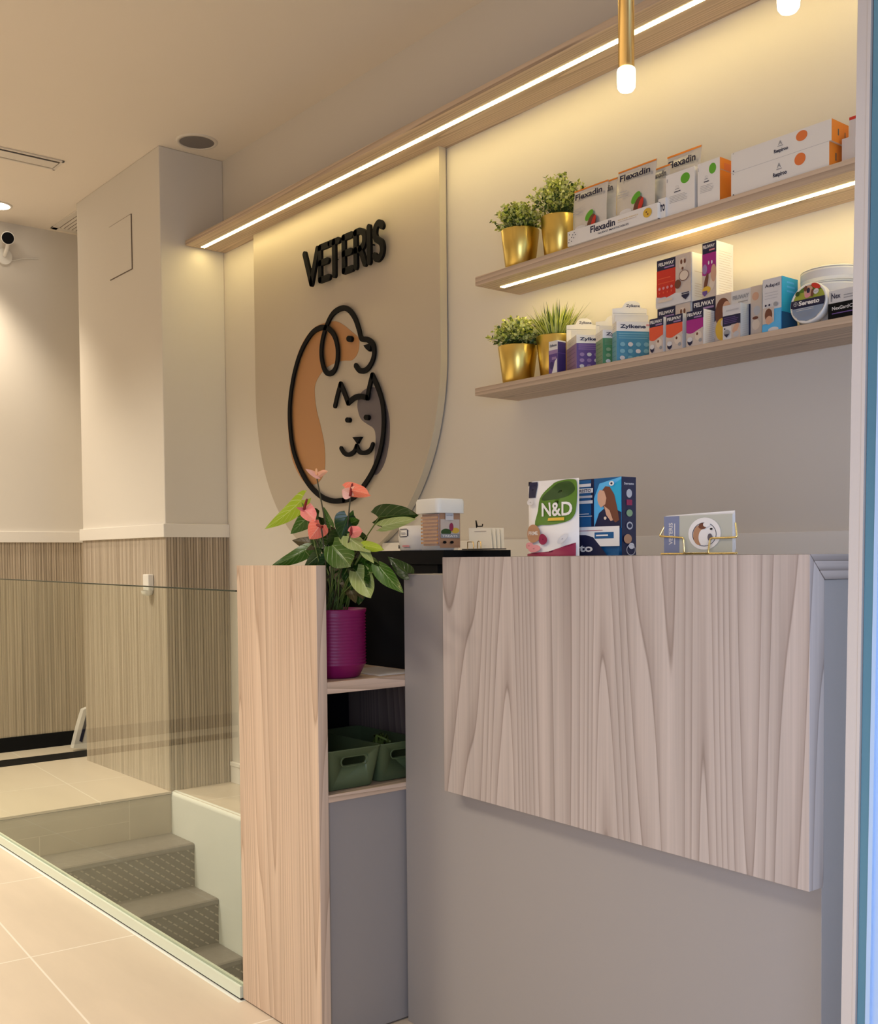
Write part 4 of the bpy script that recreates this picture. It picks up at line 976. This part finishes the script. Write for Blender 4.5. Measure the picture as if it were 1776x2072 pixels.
gridpoly(F, smooth([(.24, .42), (.27, .66), (.36, .84), (.5, .94), (.68, .985), (.92, .985), (.98, .92), (.98, .64), (.95, .52), (.85, .45), (.6, .41), (.4, .41)], True, 4), 'leafp')
gridpoly(F, smooth([(.35, .74), (.45, .86), (.62, .95), (.86, .96), (.95, .86), (.84, .78), (.62, .74)], True, 4), 'leafd')
F.k += 2; F.text('N&D', .36, .52, .93, .70, 'white', .02); F.k += 1
F.rect(.50, .46, .80, .50, 'yellowp'); F.k += 1
gridpoly(F, el(.22, .30, .17, .12), 'copperp'); F.text('PRIME', .10, .28, .34, .33, 'white', .01)
gridpoly(F, el(.44, .22, .09, .07), 'berry'); gridpoly(F, el(.14, .14, .11, .045), 'pinkp'); gridpoly(F, el(.28, .10, .14, .05), 'pinkp'); gridpoly(F, el(.12, .72, .08, .04), 'lightgrey'); gridpoly(F, el(.82, .22, .10, .04, rot=.6), 'lightgrey')
tag(b.build('food_pouch', loc=(a.x, y0, ZD)), 'white pet food pouch with green leaf standing at the left end of the desk slab', 'pouch')
# big blue display box
y1 = 1.618
def woman(F):
    F.rect(0, 0, 1, 1, 'deepblue'); F.poly([(.5, .35), (1, .35), (1, 1), (.6, .93), (.42, .6)], 'skyprint'); F.rect(.0, .35, .5, 1, 'navy'); F.rect(.1, .35, .45, .99, 'deepblue'); F.poly([(.62, .8), (1, .97), (1, .55), (.8, .55)], 'cyan')
    F.poly([(.50, .35), (1, .35), (1, .55), (.88, .60), (.72, .62), (.60, .55)], 'navy')
    F.poly([(.66, .84), (.72, .89), (.80, .88), (.88, .78), (.93, .62), (.97, .45), (.90, .42), (.80, .50), (.70, .60), (.64, .7)], 'brownp'); F.poly([(.58, .80), (.62, .85), (.70, .83), (.74, .74), (.72, .66), (.64, .62), (.60, .66), (.575, .72)], 'skin'); F.poly([(.70, .64), (.80, .58), (.86, .45), (.82, .44), (.74, .52)], 'skin')
    F.rect(.20, .90, .46, .94, 'lightgrey'); F.rect(.14, .82, .50, .88, 'lightgrey'); F.text('SERESTO', .17, .83, .46, .87, 'navy', .02); F.lines(.14, .74, .5, .80, 1, 'grey', .5); F.rect(.14, .68, .50, .72, 'lightgrey'); F.ell(.85, .92, .045, .03, 'white'); F.ell(.85, .92, .02, .014, 'navy')
    F.poly([(-.02, .35), (.06, .35), (.08, .6), (.03, .73), (-.02, .72)], 'skin'); F.lines(.10, .5, .50, .56, 2, 'lightgrey', .3); F.ell(.74, .48, .025, .02, 'skinlight')
    F.rect(-.0, .12, 1, .375, 'white'); F.poly([(0, 0), (.78, 0), (.62, .15), (.52, .24), (.38, .27), (0, .28)], 'navy'); F.rect(.55, .22, .90, .30, 'deepblue'); F.rect(.58, .25, .80, .27, 'white'); F.poly([(.78, 0), (1, 0), (1, .12), (.92, .06)], 'deepblue')
    F.text('Seresto', -.34, .05, .52, .15, 'white', .03); F.lines(.05, .315, .72, .335, 1, 'berry', .3)
def icons(F):
    F.rect(0, 0, 1, 1, 'navy'); F.text('Seresto', .15, .90, .85, .93, 'lightgrey', .02)
    F.ell(.5, .79, .2, .055, 'grey'); F.rect(.3, .64, .7, .71, 'berry'); F.ell(.5, .54, .22, .045, 'sage'); F.ell(.5, .38, .22, .05, 'grey'); F.ell(.5, .38, .15, .03, 'navy'); F.ell(.35, .21, .28, .06, 'copperp'); F.ell(.6, .12, .2, .04, 'lightgrey'); F.ring(.55, .07, .32, .07, 'grey', .12)
xb0 = on(1150, 1120, 1, y1).x; xb1 = on(1258, 1120, 1, y1).x; wB = xb1-xb0; hB = on(1258, 964, 1, y1).z-ZD
b = MB(); b.box(0, 0, 0, wB, .042, hB, 'navy'); woman(Face(b, (0, 0, 0), (1, 0, 0), (0, 0, 1), wB, hB)); icons(Face(b, (wB, 0, 0), (0, 1, 0), (0, 0, 1), .042, hB))
tag(b.build('display_box', loc=(xb0, y1, ZD), rotz=math.radians(0)), 'tall blue display box with a woman picture behind the food pouch', 'box')
# business card holder, one wire holder with two bent loops
yh = 1.60
xh0 = on(1337, 1115, 1, yh).x; xh1 = on(1489, 1115, 1, yh).x; sc_ = (xh1-xh0)/152
t = empty('card_holder', ((xh0+xh1)/2, yh, ZD), 'gold bent-wire card holder on the desk slab', 'card holder')
cx = (xh0+xh1)/2; q = lambda px, py: (on(px, py, 1, yh).x-cx, 0, on(px, py, 1, yh).z-ZD)
def arc_corner(P, r=.004, n=4):
    P = [Vector(p) for p in P]; o_ = [P[0]]
    for i in range(1, len(P)-1):
        a_ = (P[i-1]-P[i]).normalized(); c_2 = (P[i+1]-P[i]).normalized(); p0 = P[i]+a_*r; p1 = P[i]+c_2*r
        for k in range(n+1):
            t_ = k/n; o_.append((1-t_)**2*p0+2*t_*(1-t_)*P[i]+t_*t_*p1)
    return o_+[P[-1]]
zf = .0022
Lw = [(1341, 1063), (1334, 1085), (1384, 1088), (1386, 1115)]
A_ = [q(*p) for p in Lw]
zb = zf
Pl = [(A_[0][0], .006, A_[0][2]), (A_[1][0], .0, A_[1][2]), (A_[2][0], -.002, A_[2][2]), (A_[3][0], -.002, zb), (q(1339, 1115)[0], -.002, zb), ]
b = MB(); b.tube(arc_corner(Pl), .0018, 'goldwire', 8); b.build('wire_loop', t)
A_ = [q(*p) for p in [(1484, 1058), (1491, 1087), (1438, 1089), (1434, 1116)]]
Pl = [(A_[0][0], .006, A_[0][2]), (A_[1][0], .0, A_[1][2]), (A_[2][0], -.002, A_[2][2]), (A_[3][0], -.002, zb), (q(1489, 1115)[0], -.002, zb), ]
b = MB(); b.tube(arc_corner(Pl), .0018, 'goldwire', 8); b.build('wire_loop', t)
b = MB(); b.tube([(q(1345, 1115)[0], .016, zb), (q(1480, 1115)[0], .016, zb)], .0018, 'goldwire', 8); b.build('back_wire', t)
bxl = on(1341, 1115, 1, yh).x; bxr = on(1479, 1115, 1, yh).x; wc = bxr-bxl; hc = on(1400, 1043, 1, yh).z-ZD-.004
for i in range(4):
    b = MB(); yy = .004+.0028*i; ww = wc; b.box(0, 0, 0, ww, .0016, hc+.0006*i, 'white')
    if i == 0:
        F = Face(b, (0, 0, 0), (1, 0, 0), (0, 0, 1), ww, hc); F.rect(0, 0, 1, 1, mat('stone_card', (.50, .50, .42), .5)); F.rect(0, 0, .235, 1, mat('slate_blue_card', (.20, .23, .36), .5)); F.text('VETERIS', .075, .22, .135, .82, 'lightgrey', .02, rot=True); F.rect(.16, .22, .175, .80, 'lightgrey')
        F.ell(.61, .50, .235, .43, 'white'); F.ring(.61, .48, .175, .32, 'navy', .05); F.ell(.535, .46, .085, .26, 'copperp'); F.ell(.60, .40, .07, .22, 'white'); F.ell(.59, .70, .06, .08, 'brownp'); F.ell(.65, .74, .05, .07, 'white'); F.ell(.70, .40, .035, .10, 'slate'); F.ell(.72, .62, .02, .025, 'ink')
    o = b.build('business_card', loc=(bxl, yh+yy, ZD+.0042), rotz=0.0); tag(o, ['front business card with round dog logo in the gold wire holder', 'business card just behind the front one in the gold holder', 'business card third in the gold holder', 'rearmost business card in the gold holder, tipped up at the right'][i], 'business card', 'business cards in the gold holder')
    o.rotation_euler.y = 0 if i < 3 else math.radians(-1.6)

# ================================================================== ON THE BLACK RISER
yr = 1.80
def rx(px): return on(px, 1111, 1, yr).x
def rz(px, py): return on(px, py, 1, yr).z
# clear tub of treats
yr = 1.77; x0, x1 = rx(849), rx(887); zl_ = rz(890, 1036); zt2 = rz(890, 1008)
t = empty('treat_tub', ((x0+x1)/2, yr+.0385, ZB), 'clear square tub of brown treats with a cloudy white lid on the black riser', 'tub')
cx = t.location.x; w2 = (x1-x0)/2; d2 = .0385
def rrect(hw, hd, r, z, n=5):
    P = []
    for sx, sy, a0 in ((1, -1, -PI/2), (1, 1, 0), (-1, 1, PI/2), (-1, -1, PI)):
        for k in range(n+1):
            a_ = a0+PI/2*k/n; P.append((sx*(hw-r)+r*math.cos(a_), sy*(hd-r)+r*math.sin(a_), z))
    return P
def loft(b, rings, m, cap0=True, cap1=True, smooth_=True):
    n = len(rings[0]); V = [p for r in rings for p in r]
    b.add(V, [(k*n+i, k*n+(i+1) % n, (k+1)*n+(i+1) % n, (k+1)*n+i) for k in range(len(rings)-1) for i in range(n)], m, smooth_)
    if cap0: b.add(rings[0][::-1], [tuple(range(n))], m)
    if cap1: b.add(rings[-1], [tuple(range(n))], m)
H1 = zl_-ZB; H2 = zt2-ZB
b = MB(); loft(b, [rrect(w2*.94, d2*.94, .012, .0), rrect(w2*.97, d2*.97, .012, .004), rrect(w2*1.02, d2*1.0, .012, H1)], 'clear', True, False); b.build('clear_body', t)
b = MB(); loft(b, [rrect(w2*.90, d2*.88, .010, .012), rrect(w2*.96, d2*.93, .010, H1-.004)], 'treat')
F = Face(b, (-w2*.9, -d2*.95, .014), (1, 0, 0), (0, .0, 1), w2*1.8, H1-.02)
for i in range(8): F.k = 0; F.rect(.0, .04+.12*i, 1, .10+.12*i, 'orangetreat')
b.build('treats', t)
b = MB(); F = Face(b, (w2*1.025, -d2*.9, .006), (0, 1, 0), (0, 0, 1), d2*1.8, H1-.008)
F.rect(0, 0, 1, 1, 'copperp'); F.rect(.03, .30, .97, .82, 'beigep'); F.ell(.3, .45, .25, .1, 'leafd'); F.ell(.75, .5, .2, .08, 'yellowp'); F.rect(.03, .28, .97, .40, 'midgrey'); F.text('TREATS', .1, .31, .85, .37, 'white', .02); F.ell(.55, .6, .1, .12, 'berry'); F.rect(.25, .80, .65, 1.05, 'lightgrey'); F.text('NATURE', .30, .92, .6, .95, 'midgrey'); F.ell(.2, .16, .09, .04, 'ink'); F.ell(.55, .16, .09, .04, 'ink')
b.build('printed_label', t)
b = MB(); loft(b, [rrect(w2*1.24, d2*1.24, .012, H1-.002), rrect(w2*1.26, d2*1.26, .014, H1+.004), rrect(w2*1.26, d2*1.26, .014, H2-.006), rrect(w2*1.2, d2*1.2, .014, H2)], 'cloudy'); b.build('lid', t)
yr = 1.80
# white printed cardboard bowl / box to its left
x0, x1 = rx(786), rx(857); zt3 = rz(820, 1064)-ZB; cx = (x0+x1)/2; w2 = (x1-x0)/2
b = MB(); b.lathe([(0, 0), (w2*.93, 0), (w2*.95, .004), (w2, zt3*.5), (w2*.97, zt3), (w2*.94, zt3), (w2*.92, .006)], 'white', seg=40)
def onmug(u0, v0, u1, v1, m, n=6):   # patch on the rounded front, angles measured towards the viewer
    V = []; 
    for k in range(n+1):
        a_ = -PI/2-.35+u0+(u1-u0)*k/n
        for v_ in (v0, v1): V.append(((w2+.0008)*math.cos(a_), (w2+.0008)*math.sin(a_), v_*zt3))
    b.add(V, [(2*k, 2*k+2, 2*k+3, 2*k+1) for k in range(n)], m)
onmug(-.70, .10, -.15, .24, 'midgrey'); onmug(.05, .55, .5, .58, 'navy'); onmug(.05, .85, .5, .88, 'navy'); onmug(0, .58, .05, .85, 'navy'); onmug(.5, .58, .55, .85, 'navy'); onmug(.15, .66, .4, .74, 'grey'); onmug(-.45, .62, -.35, .85, 'pinkp'); onmug(.25, .15, .6, .22, 'pinkp')
tag(b.build('paper_tub', loc=(cx, yr+.075, ZB)), 'round white printed tub on the black riser behind the big leaf', 'tub')
# card stand with cream cards
x0 = rx(940); 
t = empty('card_stand', (rx(948), yr+.03, ZB), 'low black wire stand on the riser beside the treat tub', 'card holder')
b = MB(); b.box(-.048, -.012, 0, .056, .05, .0025, 'black'); b.build('base', t)
b = MB(); b.tube([(.014, -.012, .002), (.014, -.012, .018), (.018, -.012, .022), (.026, -.012, .02), (.028, -.012, .002)], .0012, 'brass', 6); b.tube([(-.025, -.012, .002), (-.025, -.012, .020), (-.003, -.012, .020), (-.001, -.012, .002)], .0012, 'brass', 6); b.build('front_wire', t)
b = MB(); b.tube([(-.045, .044, .002), (-.058, .046, .078), (-.050, .044, .062), (-.030, .044, .062), (-.029, .044, .068)], .0016, 'black', 6); b.build('back_arm', t)
for i in range(4):
    b = MB(); dx = .004*i; b.prism([(-.040+dx, 0, 0), (.050+dx, 0, 0), (.030+dx*1.4, .012, .052), (-.056+dx*1.4, .012, .055)], (0, .0008, 0), mat('cream_card', (.92, .86, .70), .5))
    if i == 0: b.box(-.03, -.0008+.009, .044, .016, .0092, .0455, 'beigep')
    o = tag(b.build('price_card', loc=(rx(951), yr+.032+.006*i, ZB+.0028)), ['front cream card on the black wire stand', 'second cream card on the black wire stand', 'third cream card on the black wire stand', 'rearmost cream card on the black wire stand'][i], 'card', 'cream cards on the wire stand'); o.location.x += .004*i

# ================================================================== IN THE NICHES
def fixn(o):
    m_ = bmesh.new(); m_.from_mesh(o.data); bmesh.ops.remove_doubles(m_, verts=m_.verts, dist=1e-6); bmesh.ops.recalc_face_normals(m_, faces=m_.faces); m_.to_mesh(o.data); m_.free()
def nx_(px, py, x): return on(px, py, 0, x)
def bin_(ya, yb, xf, z0, h, dpt, label):
    t = empty('storage_bin', ((xf-dpt/2), (ya+yb)/2, z0), label, 'storage bin', 'olive green plastic bins in the lower niche')
    hw = dpt/2; hd = (yb-ya)/2; b = MB(); tk = .0022
    R0 = lambda k, zz_, i=0: rrect(hw*k-i, hd*k-i, .012, zz_, 5)
    rings = [R0(.84, 0), R0(.86, .003), R0(1.0, h-.003), R0(1.012, h-.002), R0(1.012, h), R0(1.0, h, tk), R0(.86, .006, tk), ]
    # front face with a slot: build the shell, then cut the hand hole out with a boolean
    loft(b, rings, 'bin', True, True, True)
    o = b.build('shell', t); fixn(o)
    c = MB(); sw = hd*.44; sr = .009; zz_ = h*.70
    P = [(0, -sw+sr*(1-math.sin(a_)) if 0 else 0, 0) for a_ in ()]
    arc = [( -sw+sr+sr*math.cos(PI/2+PI*k/8), sr*math.sin(PI/2+PI*k/8)) for k in range(9)]+[(sw-sr+sr*math.cos(-PI/2+PI*k/8), sr*math.sin(-PI/2+PI*k/8)) for k in range(9)]
    c.prism([(hw*.75, y_, zz_+z_) for y_, z_ in arc], (hw*.5, 0, 0), 'bin')
    co = c.build('cut'); fixn(co); co.location = t.location
    bm_ = o.modifiers.new('slot', 'BOOLEAN'); bm_.object = co; bm_.operation = 'DIFFERENCE'; bm_.solver = 'EXACT'
    bpy.context.view_layer.update(); dg = bpy.context.evaluated_depsgraph_get(); me = bpy.data.meshes.new_from_object(o.evaluated_get(dg))
    o.modifiers.clear(); o.data = me; bpy.data.objects.remove(co)
    b = MB(); pts = [(hw*.972, y_*1.14, zz_+z_*1.25) for y_, z_ in arc]
    b.tube(pts+[pts[0]], .0013, 'bin', 6, False); b.build('grip_rim', t)
    return t
g1 = on(667, 1607, 0, -2.05); g2 = on(770, 1588, 0, -2.05)
ha = on(668, 1521, 0, -2.05).z-.5805
bin_(1.333, 1.484, -2.048, .5805, ha, .30, 'olive green bin with hand slot at the left of the lower niche')
bin_(1.490, 1.622, -2.062, .5805, ha-.003, .28, 'olive green bin partly hidden at the right of the lower niche')
b = MB(); 
for i in range(7): b.tube([(random.uniform(-.02, .02), random.uniform(-.015, .015), 0), (random.uniform(-.02, .02), random.uniform(-.015, .015), .03), (random.uniform(-.02, .02), random.uniform(-.015, .015), .014)], .004, 'stem', 6)
tag(b.build('cable_bundle', loc=(-2.13, 1.545, .5805+ha-.025)), 'dark green bundle lying in the right-hand bin', 'cable')
b = MB(); b.box(0, 0, 0, .17, .12, .0015, 'white'); b.box(.01, .01, .0016, .16, .11, .002, 'white')
tag(b.build('paper_sheet', loc=(-2.235, 1.49, .8383), rotz=0), 'white paper sheets lying on the niche shelf beside the magenta pot', 'paper')

# ================================================================== ANTHURIUM
YP = 1.415
pot_c = Vector((-2.128, YP-.005, .8383))
pl = empty('potted_anthurium', pot_c, 'flowering anthurium with coral blooms in a ribbed magenta pot', 'potted plant')
ztop = on(712, 1233, 1, YP).z-.8383; rp = .073
b = MB(); prof = [(0, 0), (rp*.72, 0), (rp*.78, .004), (rp*.93, .025)]
zz_ = .03
while zz_ < ztop-.012:
    prof += [(rp*.965, zz_), (rp*1.0, zz_+.003), (rp*.965, zz_+.006)]; zz_ += .0075
prof += [(rp*1.0, ztop-.006), (rp*1.01, ztop), (rp*.95, ztop), (rp*.93, ztop-.02)]
b.lathe(prof, 'magpot', seg=64); b.build('pot', pl)
b = MB(); b.lathe([(0, ztop-.016), (rp*.93, ztop-.016)], 'soil', seg=30); b.build('soil', pl)
def PP(px, py, dy=0.0): return on(px, py, 1, YP+dy)-pot_c
def leaf(base, tip, wpx, m, dy0=0.0, dy1=None, roll=0.0, fold=.25, droop=.12, name='leaf', shape='heart', stalk=True, sfrom=None):
    dy1 = dy0 if dy1 is None else dy1
    A = PP(*base, dy0); B = PP(*tip, dy1); ax = B-A; L = ax.length; ax.normalize()
    view = (A+pot_c-EYE).normalized(); side = ax.cross(view).normalized(); side.rotate(Matrix.Rotation(roll, 3, ax)); nrm = side.cross(ax)
    scale = (A+pot_c-EYE).dot(fw)/FPX; W_ = wpx*scale/2/max(.35, abs(math.cos(roll)))
    ny, nxx = 14, 8; V = []; UV = []
    for j in range(ny+1):
        v = j/ny
        if shape == 'heart': wv = (math.sin(PI*min(1, v**.5))**.8)*(1-.15*v) if 0 < v < 1 else 0; wv = max(wv, .42*(1-v)**5)
        else: wv = math.sin(PI*v**.8)**.8 if 0 < v < 1 else 0
        if j == ny: wv = .002
        for i in range(nxx+1):
            u = i/nxx*2-1
            back = (.20*L*(abs(u)**1.3)*(1-v)**3 if shape == 'heart' else 0)
            p_ = A+ax*(L*v-back)+side*(u*W_*wv)+nrm*(abs(u)*W_*wv*fold-droop*L*(v-.35)**2+.012*L*math.sin(v*9+u*2)*abs(u))
            V.append(p_); UV.append((i/nxx, v))
    f = [(j*(nxx+1)+i, j*(nxx+1)+i+1, (j+1)*(nxx+1)+i+1, (j+1)*(nxx+1)+i) for j in range(ny) for i in range(nxx)]
    b = MB(); b.add(V, f, m, True, UV)
    root = Vector((random.uniform(-.02, .02), random.uniform(-.02, .02), ztop-.016))
    if stalk:
        st_ = A if sfrom is None else PP(*sfrom)
        mid = root.lerp(A, .55)+Vector((0, 0, .02)); b.tube([root, root.lerp(mid, .5)+Vector((0, 0, .01)), mid, A+ax*.004], .0014, 'stem' if m not in ('spathe', 'spathep', 'spathel') else 'stemd', 6, False)
    return b.build(name, pl)
leaf((612, 1012), (543, 1071), 38, 'lfy', -.02, -.05, .5, .2, .25)
leaf((628, 1040), (589, 1080), 40, 'lfm', -.01, -.03, .3)
leaf((620, 1113), (550, 1148), 32, 'lfm', -.02, -.075, .4, .3, .2)
leaf((633, 1100), (594, 1094), 34, 'lfo', .0, .0, .2)
leaf((674, 1105), (717, 1152), 66, 'lfm', -.04, -.07, .1, .25, .2)
leaf((703, 1046), (687, 1092), 48, 'lfd', -.01, -.03, -.2, .25, .25)
leaf((766, 1046), (852, 1040), 50, 'lfd', -.005, -.01, .2, .3, .1)
leaf((775, 1064), (849, 1046), 26, 'lfl', -.012, -.018, .2, .1, .15, stalk=False)
leaf((737, 1104), (782, 1112), 22, 'lfy', -.03, -.05, .2)
leaf((722, 1158), (756, 1215), 50, 'lfl', -.035, -.06, .2, .3, .2)
leaf((715, 1150), (752, 1190), 42, 'lfd', -.028, -.045, .2, .3, .2)
leaf((768, 1148), (818, 1206), 36, 'lfm', -.03, -.04, -.3, .35, .2)
leaf((825, 1160), (786, 1128), 34, 'lfd', .12, .12, .1, .15, .1, stalk=False)
leaf((702, 1086), (752, 1122), 34, 'lfl', -.02, -.035, -.5)
leaf((735, 1112), (757, 1142), 18, 'lfl', -.03, -.04, -.3)
leaf((705, 1064), (714, 1031), 20, 'lfm', .0, .0, .3)
leaf((706, 1060), (729, 1050), 22, 'lfm', .0, -.01, .3)
leaf((668, 1062), (654, 1026), 18, 'lfm', .01, .01, .4)
leaf((640, 1080), (662, 1110), 46, 'lfd', .0, -.01, .2)
leaf((645, 1045), (620, 1062), 40, 'lfd', .015, .01, .1)
leaf((690, 1085), (660, 1118), 44, 'lfd', .01, .0, -.2)
leaf((650, 1120), (615, 1150), 34, 'lfd', -.01, -.04, .3)
leaf((668, 1128), (640, 1152), 30, 'lfd', -.02, -.05, -.3)
leaf((700, 1120), (735, 1160), 46, 'lfd', .0, -.02, .3)
leaf((680, 1140), (700, 1190), 40, 'lfo', .0, -.01, .2)
leaf((740, 1130), (770, 1165), 34, 'lfm', -.0, -.02, -.4)
leaf((745, 1150), (805, 1175), 34, 'lfd', -.01, -.02, .4)
leaf((690, 1165), (672, 1215), 34, 'lfd', .0, -.01, .2)
leaf((715, 1170), (735, 1215), 30, 'lfo', .01, .0, -.2)
leaf((720, 1090), (745, 1085), 30, 'lfd', .01, .01, .2)
leaf((660, 1080), (645, 1115), 40, 'lfo', .02, .01, .2)
for i, (bx, by, tx_, ty_) in enumerate([(690, 1150, 668, 1190), (705, 1150, 715, 1200), (680, 1165, 690, 1215), (725, 1150, 742, 1195), (670, 1150, 668, 1180), (700, 1170, 722, 1222), (715, 1140, 700, 1175), (735, 1165, 745, 1212), (665, 1120, 690, 1150), (640, 1120, 622, 1138), (655, 1095, 668, 1125), (680, 1075, 664, 1100), (695, 1110, 712, 1140), (668, 1140, 650, 1150), (720, 1125, 742, 1150), (700, 1185, 690, 1228), (730, 1185, 725, 1225)]):
    leaf((bx, by), (tx_, ty_), 34, ['lfd', 'lfd', 'lfo'][i % 3], random.uniform(-.01, .03), random.uniform(-.01, .02), random.uniform(-.5, .5))
b = MB()
for i in range(16):
    a_ = random.random()*6.28; r_ = random.uniform(.01, .055)
    b.tube([(math.cos(a_)*r_*.5, math.sin(a_)*r_*.5, ztop-.016), (math.cos(a_)*r_*.8, math.sin(a_)*r_*.8, ztop+.04), (math.cos(a_)*r_, math.sin(a_)*r_, ztop+random.uniform(.07, .12))], .0015, random.choice(['stem', 'stemd']), 5)
b.build('stems', pl)
def bloom(c, spd, parts, m, dy):
    """flower: spathe lobes as leaf shapes and a spadix"""
    root = Vector((random.uniform(-.015, .015), random.uniform(-.015, .015), ztop-.016)); C_ = PP(*c, dy)
    fl = MB(); mid = root.lerp(C_, .6)+Vector((.006, 0, .01)); fl.tube([root, root.lerp(mid, .5), mid, C_], .0017, 'stemd', 8, False); st = fl.build('flower_stalk', pl)
    for (a_, t_, w_, roll, fold) in parts:
        leaf(a_, t_, w_, m, dy, dy-.03, roll, fold, .15, 'flower', 'heart', False)
    s0, s1, mm = spd; A = PP(*s0, dy-.006); B = PP(*s1, dy-.006)
    b = MB(); b.tube([A, A.lerp(B, .5), A.lerp(B, .92), B], [.0032, .0034, .0026, .0012], mm, 10); b.build('spadix', pl)
bloom((640, 962), ((641, 961), (640, 948), 'spadixl'), [((644, 963), (617, 949), 13, .3, .3), ((642, 963), (667, 949), 13, .3, .3)], 'spathel', .0)
bloom((709, 1003), ((708, 1004), (713, 978), 'spadix'), [((702, 990), (758, 1001), 30, .35, .35)], 'spathe', -.01)
leaf((712, 1003), (692, 991), 26, 'spathel', -.012, -.03, .2, .2, .1, 'flower', 'oval', False)
leaf((706, 1000), (735, 984), 20, 'spathel', -.013, -.012, .2, .1, .1, 'flower', 'oval', False)
bloom((616, 1030), ((615, 1031), (621, 1009), 'spadix'), [((612, 1028), (645, 1056), 34, .3, .35), ((618, 1032), (598, 1027), 9, .2, .2)], 'spathep', -.02)
bloom((650, 1068), ((652, 1066), (640, 1062), 'spadix'), [((648, 1062), (626, 1092), 44, .1, .3)], 'spathe', -.04)
bloom((708, 1084), ((709, 1083), (712, 1064), 'spadix'), [((710, 1078), (738, 1071), 26, .1, .2)], 'spathep', -.03)
